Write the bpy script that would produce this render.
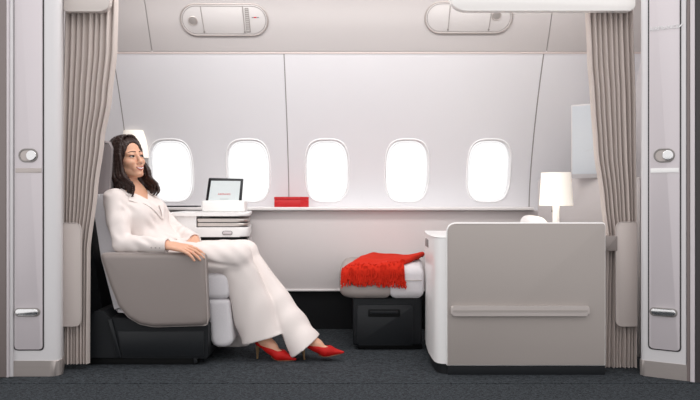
import bpy, bmesh, math, random
import numpy as np
from mathutils import Vector, Matrix

random.seed(7)
for o in list(bpy.data.objects):
    bpy.data.objects.remove(o)
scene = bpy.context.scene
COL = scene.collection

# ------------------------------------------------------------------ camera, world, lights, exposure
CAM_Z = 0.873
F_PX = 708.0
HORIZON = 195.0
cam_d = bpy.data.cameras.new('camera')
cam_d.sensor_width = 36.0
cam_d.lens = F_PX / 700.0 * 36.0
cam_d.shift_y = -(200.0 - HORIZON) / 700.0
cam = bpy.data.objects.new('camera', cam_d)
COL.objects.link(cam)
cam.location = (0, 0, CAM_Z)
cam.rotation_euler = (math.radians(90), 0, 0)
scene.camera = cam

world = bpy.data.worlds.new('daylight')
scene.world = world
world.use_nodes = True
bgn = world.node_tree.nodes['Background']
bgn.inputs[0].default_value = (1.0, 0.99, 0.995, 1)
bgn.inputs[1].default_value = 1.18

def area_light(name, loc, target, sx, sy, power, color=(1, 1, 1)):
    ld = bpy.data.lights.new(name, 'AREA')
    ld.shape = 'RECTANGLE'; ld.size = sx; ld.size_y = sy
    ld.energy = power; ld.color = color
    o = bpy.data.objects.new(name, ld); COL.objects.link(o)
    o.location = loc
    o.rotation_euler = (Vector(target) - Vector(loc)).to_track_quat('-Z', 'Y').to_euler()
    return o
area_light('aisle_fill_light', (0.0, 1.9, 2.75), (0.0, 4.2, 0.7), 3.2, 1.0, 8, (1.0, 0.975, 0.96))  # added fill light, unseen above the aisle, for soft overall brightness
area_light('wall_fill_light', (0.0, 3.55, 2.20), (0.0, 4.55, 0.95), 3.0, 0.30, 23, (1.0, 0.97, 0.95))  # unseen fill added overhead to brighten the window wall

vs = scene.view_settings
vs.view_transform = 'Standard'
vs.look = 'None'
vs.gamma = 1.0
vs.use_curve_mapping = False
vs.exposure = 0.0

# ------------------------------------------------------------------ helpers
def at(px, py, d):
    """point at depth d (metres in front of the photographer) for a measured image point"""
    return Vector(((px - 350.0) / F_PX * d, d, CAM_Z - (py - HORIZON) / F_PX * d))

def X(px, d): return (px - 350.0) / F_PX * d
def Z(py, d): return CAM_Z - (py - HORIZON) / F_PX * d

def lin(h):
    h = h.lstrip('#')
    c = [int(h[i:i + 2], 16) / 255.0 for i in (0, 2, 4)]
    return tuple((v / 12.92 if v <= 0.04045 else ((v + 0.055) / 1.055) ** 2.4) for v in c) + (1.0,)

MATS = {}
def mat(name, color, rough=0.5, metal=0.0, bump=0.0, scale=60.0, vary=0.0, spec=0.5, stretch=(1, 1, 1),
        sss=0.0, sheen=0.0, emit=None, estr=0.0, detail=3.0, coat=0.0):
    m = bpy.data.materials.new(name)
    m.use_nodes = True
    nt = m.node_tree; N = nt.nodes; L = nt.links
    b = N['Principled BSDF']
    c = lin(color)
    b.inputs['Base Color'].default_value = c
    b.inputs['Roughness'].default_value = rough
    b.inputs['Metallic'].default_value = metal
    b.inputs['Specular IOR Level'].default_value = spec
    if sss:
        b.inputs['Subsurface Weight'].default_value = sss
        b.inputs['Subsurface Radius'].default_value = (0.012, 0.005, 0.003)
        b.inputs['Subsurface Scale'].default_value = 1.0
    if sheen:
        b.inputs['Sheen Weight'].default_value = sheen
    if coat:
        b.inputs['Coat Weight'].default_value = coat
        b.inputs['Coat Roughness'].default_value = 0.15
    if emit:
        b.inputs['Emission Color'].default_value = lin(emit)
        b.inputs['Emission Strength'].default_value = estr
    tc = N.new('ShaderNodeTexCoord')
    mp = N.new('ShaderNodeMapping'); mp.inputs['Scale'].default_value = stretch
    L.new(tc.outputs['Object'], mp.inputs['Vector'])
    nz = N.new('ShaderNodeTexNoise')
    nz.inputs['Scale'].default_value = scale
    nz.inputs['Detail'].default_value = detail
    L.new(mp.outputs['Vector'], nz.inputs['Vector'])
    if vary:
        mx = N.new('ShaderNodeMix'); mx.data_type = 'RGBA'
        mx.inputs[6].default_value = tuple(v * (1 - vary) for v in c[:3]) + (1,)
        mx.inputs[7].default_value = tuple(min(1, v * (1 + vary)) for v in c[:3]) + (1,)
        L.new(nz.outputs['Fac'], mx.inputs[0])
        L.new(mx.outputs[2], b.inputs['Base Color'])
    if bump:
        bp = N.new('ShaderNodeBump')
        bp.inputs['Strength'].default_value = bump
        bp.inputs['Distance'].default_value = 0.004
        L.new(nz.outputs['Fac'], bp.inputs['Height'])
        L.new(bp.outputs['Normal'], b.inputs['Normal'])
    MATS[name] = m
    return m

mat('wall_white', '#E2E1E4', 0.55, vary=0.015, scale=3)
mat('wall_warm', '#D6D1D2', 0.55, vary=0.015, scale=3)
mat('bezel_white', '#F8F8F9', 0.4, vary=0.01)
mat('upper_panel', '#BFBAB9', 0.5, vary=0.015, scale=3)
mat('lower_wall', '#D6CFCE', 0.6, vary=0.015, scale=4)
mat('ledge', '#E9E5E4', 0.4, vary=0.01)
mat('seam', '#9B9593', 0.7, vary=0.05)
mat('glow_tint', '#DCCFCB', 0.6, vary=0.03)
mat('dark_kick', '#141517', 0.6, vary=0.1, scale=20, spec=0.2)
mat('column', '#D0C8CB', 0.32, vary=0.015, scale=5)
mat('column_edge', '#D7D4D5', 0.35, vary=0.015, scale=5)
mat('groove', '#3B3738', 0.6, vary=0.05)
mat('post_brown', '#7D7270', 0.4, vary=0.06, scale=10, stretch=(1, 1, .05))
mat('steel', '#B3AAA6', 0.35, metal=0.45, vary=0.05, bump=0.05, scale=40, stretch=(.05, 1, 6))
mat('tray_metal', '#CCC4BE', 0.35, metal=0.9, vary=0.04)
mat('chrome', '#D9D8D8', 0.18, metal=1.0, vary=0.02)
mat('curtain', '#C3B7B1', 0.9, vary=0.06, bump=0.12, scale=260, sheen=0.2)
mat('curtain_light', '#C4B9B4', 0.6, vary=0.02, bump=0.05, scale=200)
mat('valance', '#C9C0BB', 0.5, vary=0.02)
mat('valance_white', '#EDE9E6', 0.45, vary=0.01)
mat('leather', '#8D837F', 0.45, vary=0.03, bump=0.08, scale=220)
mat('piping', '#B8AEAA', 0.5, vary=0.03)
mat('seat_fabric', '#DEDADD', 0.85, vary=0.05, bump=0.15, scale=180, sheen=0.2)
mat('headrest', '#9A9192', 0.7, vary=0.03, bump=0.1, scale=200)
mat('black_plastic', '#1A1C1F', 0.55, vary=0.08, scale=30, spec=0.25)
mat('black_panel', '#1D1F22', 0.45, vary=0.06, scale=30, spec=0.3)
mat('black_deep', '#0F1011', 0.6, vary=0.08, scale=30, spec=0.2)
mat('cabinet', '#A9A09B', 0.5, vary=0.02, bump=0.06, scale=300)
mat('cabinet_rail', '#BBB2AE', 0.42, vary=0.02)
mat('cabinet_white', '#F0EEED', 0.3, vary=0.01)
mat('label_grey', '#77716F', 0.4, vary=0.2, scale=90)
mat('ottoman_side', '#A59B97', 0.6, vary=0.03, bump=0.08, scale=200)
mat('partition', '#C6C0BF', 0.55, vary=0.02, scale=4)
mat('screen_bezel', '#BDBABC', 0.35, vary=0.02)
mat('tv_screen', '#BCC1C7', 0.25, vary=0.02, scale=3)
mat('tv_mark', '#AEB1B6', 0.4, vary=0.02)
mat('white_plastic', '#EFEDEB', 0.35, vary=0.01)
mat('tablet_black', '#15161A', 0.25, vary=0.03)
mat('tablet_screen', '#C9D0D1', 0.2, vary=0.015, emit='#D5DCDD', estr=0.08)
mat('brand_red', '#C8102E', 0.4, vary=0.02)
mat('grey_text', '#8C8F92', 0.4, vary=0.02)
mat('red_box', '#C81D22', 0.45, vary=0.04)
mat('blanket', '#CB2C1A', 0.95, vary=0.2, bump=0.6, scale=300, spec=0.15)
mat('suit', '#E9DFDB', 0.9, vary=0.015, bump=0.1, scale=320, spec=0.25)
mat('skin', '#DDAA8E', 0.48, vary=0.04, bump=0.02, scale=90, sss=0.25)
mat('hair', '#2E1C17', 0.42, vary=0.55, bump=0.6, scale=90, stretch=(1, 1, .1), spec=0.4)
mat('lips', '#B9645C', 0.35, vary=0.03)
mat('teeth', '#F3EFEA', 0.3, vary=0.01)
mat('eye_white', '#CFC4BE', 0.2, vary=0.01)
mat('iris', '#2E1D16', 0.15, vary=0.1)
mat('brow', '#3A2520', 0.8, vary=0.1)
mat('shoe_red', '#B8100C', 0.6, vary=0.06, bump=0.1, scale=250, spec=0.3)
mat('gold', '#C9A27A', 0.3, metal=0.8, vary=0.03)
mat('sole_tan', '#7A4C36', 0.5, vary=0.05)
mat('mag_dark', '#2A2A2E', 0.4, vary=0.1)
mat('paper', '#E8E6E4', 0.6, vary=0.02)
mat('lens_grey', '#8C8784', 0.3, vary=0.05)
mat('unit_plate', '#C4C0BF', 0.45, vary=0.01)
mat('pillow_white', '#E6E2E0', 0.85, vary=0.02, bump=0.15, scale=60)
mat('shade', '#F7F1E8', 0.8, vary=0.02, emit='#FFF5E8', estr=0.33)

# carpet: dark blue-grey with a diagonal woven fleck
def carpet_mat():
    m = bpy.data.materials.new('carpet'); m.use_nodes = True
    nt = m.node_tree; N = nt.nodes; L = nt.links; b = N['Principled BSDF']
    b.inputs['Roughness'].default_value = 0.95
    b.inputs['Specular IOR Level'].default_value = 0.15
    tc = N.new('ShaderNodeTexCoord')
    mp = N.new('ShaderNodeMapping'); mp.inputs['Rotation'].default_value = (0, 0, math.radians(35))
    mp.inputs['Scale'].default_value = (1.0, 2.6, 1)
    L.new(tc.outputs['Object'], mp.inputs['Vector'])
    n1 = N.new('ShaderNodeTexNoise'); n1.inputs['Scale'].default_value = 62; n1.inputs['Detail'].default_value = 4
    n1.inputs['Roughness'].default_value = 0.7
    L.new(mp.outputs['Vector'], n1.inputs['Vector'])
    w = N.new('ShaderNodeTexWave'); w.inputs['Scale'].default_value = 22; w.inputs['Distortion'].default_value = 9
    w.inputs['Detail'].default_value = 2; w.inputs['Detail Scale'].default_value = 4
    L.new(mp.outputs['Vector'], w.inputs['Vector'])
    ad = N.new('ShaderNodeMath'); ad.operation = 'MULTIPLY_ADD'
    ad.inputs[1].default_value = 0.18; L.new(w.outputs['Fac'], ad.inputs[0]); L.new(n1.outputs['Fac'], ad.inputs[2])
    cr = N.new('ShaderNodeValToRGB')
    cr.color_ramp.elements[0].position = 0.42; cr.color_ramp.elements[0].color = lin('#0F1113')
    cr.color_ramp.elements[1].position = 0.76; cr.color_ramp.elements[1].color = lin('#4E5358')
    L.new(ad.outputs[0], cr.inputs[0]); L.new(cr.outputs[0], b.inputs['Base Color'])
    bp = N.new('ShaderNodeBump'); bp.inputs['Strength'].default_value = 0.6; bp.inputs['Distance'].default_value = 0.004
    L.new(ad.outputs[0], bp.inputs['Height']); L.new(bp.outputs['Normal'], b.inputs['Normal'])
    MATS['carpet'] = m
carpet_mat()

# window glass: clear pane, thin reflection
def glass_mat():
    m = bpy.data.materials.new('window_glass'); m.use_nodes = True
    nt = m.node_tree; N = nt.nodes; L = nt.links
    N.remove(N['Principled BSDF'])
    out = N['Material Output']
    t = N.new('ShaderNodeBsdfTransparent'); t.inputs[0].default_value = (0.99, 0.99, 0.99, 1)
    g = N.new('ShaderNodeBsdfGlossy'); g.inputs['Roughness'].default_value = 0.03
    fr = N.new('ShaderNodeFresnel'); fr.inputs['IOR'].default_value = 1.3
    mx = N.new('ShaderNodeMixShader')
    L.new(fr.outputs[0], mx.inputs[0]); L.new(t.outputs[0], mx.inputs[1]); L.new(g.outputs[0], mx.inputs[2])
    L.new(mx.outputs[0], out.inputs['Surface'])
    MATS['window_glass'] = m
glass_mat()

WP = {}
def finish(me, sharp=38):
    bm = bmesh.new(); bm.from_mesh(me)
    lim = math.radians(sharp)
    for f in bm.faces: f.smooth = True
    for e in bm.edges:
        if len(e.link_faces) == 2 and e.calc_face_angle(0) > lim: e.smooth = False
    bm.to_mesh(me); bm.free()

def mk(name, src, material, parent=None, label=None, cat=None, group=None, kind=None, sharp=38, origin='centre'):
    """link a mesh (bmesh or Mesh in world coordinates) as one object"""
    if isinstance(src, bmesh.types.BMesh):
        bmesh.ops.recalc_face_normals(src, faces=src.faces)
        me = bpy.data.meshes.new(name); src.to_mesh(me); src.free()
    else:
        me = src
    n = len(me.vertices)
    co = np.empty(n * 3, np.float32); me.vertices.foreach_get('co', co); co = co.reshape(-1, 3)
    lo, hi = co.min(0), co.max(0)
    c = (lo + hi) / 2
    if parent is None: c[2] = lo[2]
    co -= c
    me.vertices.foreach_set('co', co.ravel()); me.update()
    finish(me, sharp)
    me.materials.append(MATS[material])
    o = bpy.data.objects.new(name, me); COL.objects.link(o)
    W = Vector([float(v) for v in c]); WP[o] = W
    o.location = W
    if parent is not None:
        o.parent = parent; o.location = W - WP[parent]
    tag(o, label, cat, group, kind)
    return o

def tag(o, label=None, cat=None, group=None, kind=None):
    if label: o['label'] = label
    if cat: o['category'] = cat
    if group: o['group'] = group
    if kind: o['kind'] = kind
    return o

def thing(name, loc, label=None, cat=None, group=None, kind=None):
    o = bpy.data.objects.new(name, None); COL.objects.link(o)
    o.empty_display_size = 0.05
    o.location = loc; WP[o] = Vector(loc)
    return tag(o, label, cat, group, kind)

def new(): return bmesh.new()

def box(bm, x0, x1, y0, y1, z0, z1, bev=0.0, seg=3):
    vs_ = [bm.verts.new((x, y, z)) for x in (x0, x1) for y in (y0, y1) for z in (z0, z1)]
    q = [(0, 1, 3, 2), (4, 6, 7, 5), (0, 4, 5, 1), (2, 3, 7, 6), (0, 2, 6, 4), (1, 5, 7, 3)]
    fs = [bm.faces.new([vs_[i] for i in f]) for f in q]
    if bev:
        es = list({e for f in fs for e in f.edges})
        bmesh.ops.bevel(bm, geom=es, offset=bev, segments=seg, affect='EDGES', profile=0.5)
    return bm

def rpoly(pts, radii, n=6):
    """round the corners of a 2-D outline"""
    out = []
    m = len(pts)
    if not isinstance(radii, (list, tuple)): radii = [radii] * m
    for i in range(m):
        p0, p1, p2 = Vector(pts[i - 1]), Vector(pts[i]), Vector(pts[(i + 1) % m])
        r = radii[i]
        if r <= 0: out.append(p1.copy()); continue
        a = (p0 - p1); b = (p2 - p1)
        la, lb = a.length, b.length
        a.normalize(); b.normalize()
        ang = a.angle(b)
        t = min(r / math.tan(ang / 2), la * .49, lb * .49)
        A = p1 + a * t; B = p1 + b * t
        for k in range(n + 1):
            s = k / n
            out.append((A * (1 - s) ** 2) + (p1 * (2 * s * (1 - s))) + (B * s * s))
    return out

def prism(bm, outline, f0, f1, bev=0.0, seg=3):
    """outline of 2-D points, f0/f1 map a 2-D point to the front and back 3-D point"""
    a = [bm.verts.new(f0(p)) for p in outline]
    b = [bm.verts.new(f1(p)) for p in outline]
    n = len(outline)
    ff = bm.faces.new(a); fb = bm.faces.new(list(reversed(b)))
    for i in range(n):
        bm.faces.new((a[i], b[i], b[(i + 1) % n], a[(i + 1) % n]))
    if bev:
        es = list(ff.edges) + list(fb.edges)
        bmesh.ops.bevel(bm, geom=es, offset=bev, segments=seg, affect='EDGES', profile=0.5)
    return bm

def xz_prism(outline, d0, d1, bev=0.0, seg=3, bm=None):
    bm = bm or new()
    return prism(bm, outline, lambda p: (p[0], d0, p[1]), lambda p: (p[0], d1, p[1]), bev, seg)

def xy_prism(outline, z0, z1, bev=0.0, seg=3, bm=None):
    bm = bm or new()
    return prism(bm, outline, lambda p: (p[0], p[1], z0), lambda p: (p[0], p[1], z1), bev, seg)

def pxpoly(pts, d): return [(X(a, d), Z(b, d)) for a, b in pts]

def tube(bm, pts, r, n=8, caps=True, r2=None):
    pts = [Vector(p) for p in pts]
    m = len(pts)
    rings = []
    prev = None
    for i, p in enumerate(pts):
        t = (pts[min(i + 1, m - 1)] - pts[max(i - 1, 0)]).normalized()
        if prev is None:
            u = t.orthogonal().normalized()
        else:
            u = (prev - t * prev.dot(t)).normalized()
        prev = u
        v = t.cross(u)
        rr = r if not callable(r) else r(i / (m - 1))
        rings.append([bm.verts.new(p + (u * math.cos(2 * math.pi * k / n) + v * math.sin(2 * math.pi * k / n)) * rr) for k in range(n)])
    for i in range(m - 1):
        for k in range(n):
            bm.faces.new((rings[i][k], rings[i][(k + 1) % n], rings[i + 1][(k + 1) % n], rings[i + 1][k]))
    if caps:
        bm.faces.new(list(reversed(rings[0]))); bm.faces.new(rings[-1])
    return bm

def loop_tube(bm, pts, r, n=6):
    """closed tube"""
    pts = [Vector(p) for p in pts]; m = len(pts); rings = []
    nrm = Vector((0, 0, 0))
    for i in range(m): nrm += pts[i].cross(pts[(i + 1) % m])
    nrm.normalize()
    for i, p in enumerate(pts):
        t = (pts[(i + 1) % m] - pts[i - 1]).normalized()
        u = nrm; v = t.cross(u).normalized()
        rings.append([bm.verts.new(p + (u * math.cos(2 * math.pi * k / n) + v * math.sin(2 * math.pi * k / n)) * r) for k in range(n)])
    for i in range(m):
        for k in range(n):
            a, b = rings[i], rings[(i + 1) % m]
            bm.faces.new((a[k], a[(k + 1) % n], b[(k + 1) % n], b[k]))
    return bm

def lathe(bm, prof, cx, cy, n=32, caps=True):
    rings = [[bm.verts.new((cx + r * math.cos(2 * math.pi * k / n), cy + r * math.sin(2 * math.pi * k / n), z)) for k in range(n)] for r, z in prof]
    for i in range(len(rings) - 1):
        for k in range(n):
            bm.faces.new((rings[i][k], rings[i][(k + 1) % n], rings[i + 1][(k + 1) % n], rings[i + 1][k]))
    if caps:
        bm.faces.new(rings[0]); bm.faces.new(rings[-1])
    return bm

def grid(bm, nu, nv, fn):
    vs_ = [[bm.verts.new(fn(i / nu, j / nv)) for j in range(nv + 1)] for i in range(nu + 1)]
    for i in range(nu):
        for j in range(nv):
            bm.faces.new((vs_[i][j], vs_[i + 1][j], vs_[i + 1][j + 1], vs_[i][j + 1]))
    return vs_

def thicken(bm, t):
    bmesh.ops.recalc_face_normals(bm, faces=bm.faces)
    bmesh.ops.solidify(bm, geom=list(bm.faces), thickness=t)
    return bm

def sheet(bm, nu, nv, fn, off):
    a = grid(bm, nu, nv, fn)
    b = grid(bm, nu, nv, lambda u, v: Vector(fn(u, v)) + off)
    for i in range(nu):
        bm.faces.new((a[i][0], a[i + 1][0], b[i + 1][0], b[i][0])); bm.faces.new((a[i][nv], a[i + 1][nv], b[i + 1][nv], b[i][nv]))
    for j in range(nv):
        bm.faces.new((a[0][j], a[0][j + 1], b[0][j + 1], b[0][j])); bm.faces.new((a[nu][j], a[nu][j + 1], b[nu][j + 1], b[nu][j]))
    return bm

def inset(poly, t):
    '''shrink a convex outline by t'''
    out = []; m = len(poly)
    area = sum(poly[i][0] * poly[(i + 1) % m][1] - poly[(i + 1) % m][0] * poly[i][1] for i in range(m))
    sg = 1 if area > 0 else -1
    for i in range(m):
        p0, p1, p2 = Vector(poly[i - 1]), Vector(poly[i]), Vector(poly[(i + 1) % m])
        e1 = (p1 - p0).normalized(); e2 = (p2 - p1).normalized()
        n1 = Vector((-e1.y, e1.x)) * sg; n2 = Vector((-e2.y, e2.x)) * sg
        k = (n1 + n2); k = k / max(.2, k.dot(n1))
        out.append(p1 + k * t)
    return out

def pillow_mesh(poly, radii, f, h0, h1, r, seg=6, crown=0.0, n=8):
    '''soft cushion: rounded outline lofted with rounded rims; f(p, h) -> 3-D'''
    bm = new(); rings = []
    prof = [(r * (1 - math.sin(a)), h0 + r * (1 - math.cos(a))) for a in [math.pi / 2 * k / seg for k in range(seg + 1)]]
    prof += [(r * (1 - math.cos(a)), h1 - r * (1 - math.sin(a))) for a in [math.pi / 2 * k / seg for k in range(seg + 1)]]
    for t, h in prof:
        q = rpoly([tuple(v) for v in inset(poly, t)], [max(.003, x - t * .6) for x in radii], n)
        rings.append([bm.verts.new(f(p, h)) for p in q])
    m = len(rings[0])
    for i in range(len(rings) - 1):
        for k in range(m):
            bm.faces.new((rings[i][k], rings[i][(k + 1) % m], rings[i + 1][(k + 1) % m], rings[i + 1][k]))
    for rg, sgn in ((rings[0], -1), (rings[-1], 1)):
        c = Vector((0, 0, 0))
        for v in rg: c += v.co
        c /= m
        nn = (rings[-1][0].co - rings[0][0].co).normalized() * sgn
        mid = [bm.verts.new(v.co.lerp(c, .45) + nn * crown * .8) for v in rg]
        cv = bm.verts.new(c + nn * crown)
        for k in range(m):
            bm.faces.new((rg[k], rg[(k + 1) % m], mid[(k + 1) % m], mid[k])); bm.faces.new((mid[k], mid[(k + 1) % m], cv))
    return bm

def interp(v, pts):
    if v <= pts[0][0]: return pts[0][1]
    for (a, fa), (b, fb) in zip(pts, pts[1:]):
        if v <= b:
            s = (v - a) / (b - a); s = s * s * (3 - 2 * s) * .5 + s * .5
            return fa + (fb - fa) * s
    return pts[-1][1]

def sup(w, h, n=48, e=3.0):
    out = []
    for k in range(n):
        t = 2 * math.pi * k / n
        c, s = math.cos(t), math.sin(t)
        out.append((w / 2 * math.copysign(abs(c) ** (2 / e), c), h / 2 * math.copysign(abs(s) ** (2 / e), s)))
    return out

def stadium(w, h, n=14):
    r = h / 2; out = []
    for k in range(n + 1):
        a = -math.pi / 2 + math.pi * k / n
        out.append((w / 2 - r + r * math.cos(a), r * math.sin(a)))
    for k in range(n + 1):
        a = math.pi / 2 + math.pi * k / n
        out.append((-w / 2 + r + r * math.cos(a), r * math.sin(a)))
    return out

def text_mesh(s, size, depth, origin, ux, uy):
    """flat lettering centred on origin, written along ux with up uy"""
    cu = bpy.data.curves.new('lettering', 'FONT')
    cu.body = s; cu.size = size; cu.extrude = depth; cu.align_x = 'CENTER'; cu.align_y = 'CENTER'
    o = bpy.data.objects.new('lettering', cu); COL.objects.link(o)
    dg = bpy.context.evaluated_depsgraph_get(); dg.update()
    me = bpy.data.meshes.new_from_object(o.evaluated_get(dg))
    bpy.data.objects.remove(o); bpy.data.curves.remove(cu)
    ux = Vector(ux).normalized(); uy = Vector(uy).normalized(); uz = ux.cross(uy)
    M = Matrix((ux, uy, uz)).transposed().to_4x4(); M.translation = Vector(origin)
    me.transform(M)
    return me

# ------------------------------------------------------------------ structure: floor
bm = new(); box(bm, -2.2, 2.2, -1.2, 3.275, -0.05, 0.0)
fl = mk('floor', bm, 'carpet', kind='structure')
bm = new(); box(bm, -2.2, 2.2, 3.283, 4.9, -0.05, 0.0)
mk('carpet_panel', bm, 'carpet', fl)
bm = new(); box(bm, -2.2, 2.2, 3.275, 3.283, -0.05, -0.004)
mk('seam_strip', bm, 'black_deep', fl)

# ------------------------------------------------------------------ structure: curved window wall
LEDGE_Z = 0.795
Z_TOP = 1.747
def wall_y(z):
    return 4.72 - 0.39 * max(0.0, z - 0.8) ** 1.5

WIN_X = [X(171, 4.67), X(248, 4.67), X(327, 4.67), X(407, 4.67), X(489, 4.67)]
WIN_Z = 1.031
WW, WH = 0.284, 0.404
S_LEFT, S_MID, S_RIGHT = -1.462, -0.407, 1.193
GAP = 0.003

wall_b = thing('wall_back', (0, 4.72, LEDGE_Z), kind='structure')

def wall_panel(x0, x1, wins):
    bm = new()
    zb0, zb1 = 0.80, 1.30
    # plain band above the windows
    nz_ = 14; nx_ = max(2, int((x1 - x0) / .15))
    grid(bm, nx_, nz_, lambda u, v: (x0 + (x1 - x0) * u, wall_y(zb1 + (Z_TOP - zb1) * v), zb1 + (Z_TOP - zb1) * v))
    grid(bm, nx_, 3, lambda u, v: (x0 + (x1 - x0) * u, 4.72, LEDGE_Z - .03 + (zb0 - LEDGE_Z + .03) * v))
    edges = [x0] + [(a + b) / 2 for a, b in zip(wins, wins[1:])] + [x1] if wins else [x0, x1]
    if not wins:
        grid(bm, nx_, 12, lambda u, v: (x0 + (x1 - x0) * u, wall_y(zb0 + (zb1 - zb0) * v), zb0 + (zb1 - zb0) * v))
    for i, cx in enumerate(wins):
        ca, cb = edges[i], edges[i + 1]
        hole = sup(WW, WH, 64, 3.2)
        def outer(t):
            c, s = t
            # push the direction to the cell rectangle
            k = 1e9
            if c > 1e-9: k = min(k, (cb - cx) / c)
            if c < -1e-9: k = min(k, (ca - cx) / c)
            if s > 1e-9: k = min(k, (zb1 - WIN_Z) / s)
            if s < -1e-9: k = min(k, (zb0 - WIN_Z) / s)
            return (c * k, s * k)
        corners = [(ca - cx, zb0 - WIN_Z), (cb - cx, zb0 - WIN_Z), (cb - cx, zb1 - WIN_Z), (ca - cx, zb1 - WIN_Z)]
        out_ = [outer(h) for h in hole]
        for co in corners:   # snap the nearest ray to each corner
            j = min(range(64), key=lambda q: (out_[q][0] - co[0]) ** 2 + (out_[q][1] - co[1]) ** 2)
            out_[j] = co
        rings = []
        for r in range(7):
            s = r / 6
            ring = []
            for h, o_ in zip(hole, out_):
                xx = cx + h[0] + (o_[0] - h[0]) * s; zz = WIN_Z + h[1] + (o_[1] - h[1]) * s
                ring.append(bm.verts.new((xx, wall_y(zz), zz)))
            rings.append(ring)
        for r in range(6):
            for q in range(64):
                bm.faces.new((rings[r][q], rings[r][(q + 1) % 64], rings[r + 1][(q + 1) % 64], rings[r + 1][q]))
    bmesh.ops.remove_doubles(bm, verts=bm.verts, dist=0.0004)
    return bm

mk('wall_panel', wall_panel(-1.80, S_LEFT - GAP, []), 'wall_white', wall_b, sharp=60)
mk('wall_panel', wall_panel(S_LEFT + GAP, S_MID - GAP, WIN_X[:2]), 'wall_white', wall_b, sharp=60)
mk('wall_panel', wall_panel(S_MID + GAP, S_RIGHT - GAP, WIN_X[2:]), 'wall_white', wall_b, sharp=60)
mk('wall_panel', wall_panel(S_RIGHT + GAP * 1.5, 1.80, []), 'wall_white', wall_b, sharp=60)
for sx in (S_LEFT, S_MID, S_RIGHT):
    bm = new()
    grid(bm, 1, 20, lambda u, v: (sx - .012 + .024 * u, wall_y(.77 + .977 * v) + .008, .77 + .977 * v))
    thicken(bm, 0.004)
    mk('seam_strip', bm, 'seam', wall_b)

# the windows
for i, wx in enumerate(WIN_X):
    w = thing('window_%d' % (i + 1), (wx, wall_y(WIN_Z), WIN_Z - WH / 2), kind='structure')
    bm = new()
    prof = [(1.055, -0.000), (1.04, -0.004), (1.015, -0.006), (0.99, -0.003), (0.972, 0.008), (0.962, 0.022), (0.955, 0.040)]
    rings = []
    for s, dy in prof:
        rings.append([bm.verts.new((wx + a * (1 + (s - 1)), wall_y(WIN_Z + b * s) + dy, WIN_Z + b * (1 + (s - 1) * WW / WH))) for a, b in sup(WW, WH, 64, 3.2)])
    for r in range(len(rings) - 1):
        for q in range(64):
            bm.faces.new((rings[r][q], rings[r][(q + 1) % 64], rings[r + 1][(q + 1) % 64], rings[r + 1][q]))
    mk('window_frame', bm, 'bezel_white', w, sharp=60)
    bm = new()
    prism(bm, sup(WW * .965, WH * .975, 48, 3.2), lambda p: (wx + p[0], wall_y(WIN_Z + p[1]) + .024, WIN_Z + p[1]),
          lambda p: (wx + p[0], wall_y(WIN_Z + p[1]) + .028, WIN_Z + p[1]))
    mk('pane', bm, 'window_glass', w)
    # inner dust-cover rim
    bm = new()
    loop_tube(bm, [(wx + a * .90, wall_y(WIN_Z + b * .93) + .020, WIN_Z + b * .93) for a, b in sup(WW, WH, 48, 3.0)], 0.0016, 6)
    mk('inner_rim', bm, 'bezel_white', w)

# strip between wall and upper panels, warm glow line painted as its pinkish colour
bm = new()
box(bm, -1.80, 1.80, wall_y(Z_TOP) - 0.004, wall_y(Z_TOP) + .03, Z_TOP - 0.004, Z_TOP + 0.010, 0.003)
mk('trim_1', bm, 'glow_tint', kind='structure')

# upper sloping panels
UP = [(wall_y(Z_TOP) - .004, Z_TOP + .010), (4.275, 1.89), (4.19, 2.03), (4.05, 2.17), (3.84, 2.28), (3.60, 2.34)]
def up_pt(v):
    k = v * (len(UP) - 1); i = min(int(k), len(UP) - 2); t = k - i
    P = [UP[max(0, i - 1)], UP[i], UP[i + 1], UP[min(len(UP) - 1, i + 2)]]
    r = []
    for c in (0, 1):
        p0, p1, p2, p3 = [q[c] for q in P]
        r.append(.5 * (2 * p1 + (p2 - p0) * t + (2 * p0 - 5 * p1 + 4 * p2 - p3) * t * t + (3 * p1 - p0 - 3 * p2 + p3) * t ** 3))
    return r
ceil = thing('ceiling', (0, 4.2, 1.757), kind='structure')
def upper(x0, x1):
    bm = new()
    grid(bm, 8, 30, lambda u, v: (x0 + (x1 - x0) * u, up_pt(v)[0], up_pt(v)[1]))
    return thicken(bm, 0.006)
UX0, UX1 = X(152.5, 4.36), X(546, 4.36)
mk('ceiling_panel', upper(-1.80, UX0 - .003), 'upper_panel', ceil, sharp=60)
mk('ceiling_panel', upper(UX0 + .003, UX1 - .003), 'upper_panel', ceil, sharp=60)
mk('ceiling_panel', upper(UX1 + .003, 1.80), 'upper_panel', ceil, sharp=60)
for sx in (UX0, UX1):
    bm = new()
    grid(bm, 1, 30, lambda u, v: (sx - .01 + .02 * u, up_pt(v)[0] + .012, up_pt(v)[1] + .006))
    mk('seam_strip', thicken(bm, 0.003), 'seam', ceil)

# window ledge, lower wall and dark kick board
bm = new(); box(bm, -1.80, X(534, 4.55), 4.54, 4.73, LEDGE_Z - .022, LEDGE_Z, 0.006)
mk('trim_2', bm, 'ledge', kind='structure')
bm = new(); box(bm, -1.80, 1.80, 4.585, 4.75, 0.262, LEDGE_Z - .024, 0.004)
mk('wall_lower', bm, 'lower_wall', kind='structure')
bm = new(); box(bm, -1.80, 1.80, 4.578, 4.60, 0.25, 0.264, 0.003)
mk('trim_3', bm, 'ledge', kind='structure')
bm = new(); box(bm, -1.80, 1.80, 4.61, 4.75, 0.0, 0.252)
mk('baseboard_back', bm, 'dark_kick', kind='structure')
# bulkheads closing the suite at both ends
bm = new(); box(bm, -1.86, -1.80, 3.46, 4.75, 0.0, 2.36)
mk('wall_left', bm, 'wall_warm', kind='structure')
bm = new(); box(bm, 1.80, 1.86, 3.46, 4.75, 0.0, 2.36)
mk('wall_right', bm, 'wall_warm', kind='structure')

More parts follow.
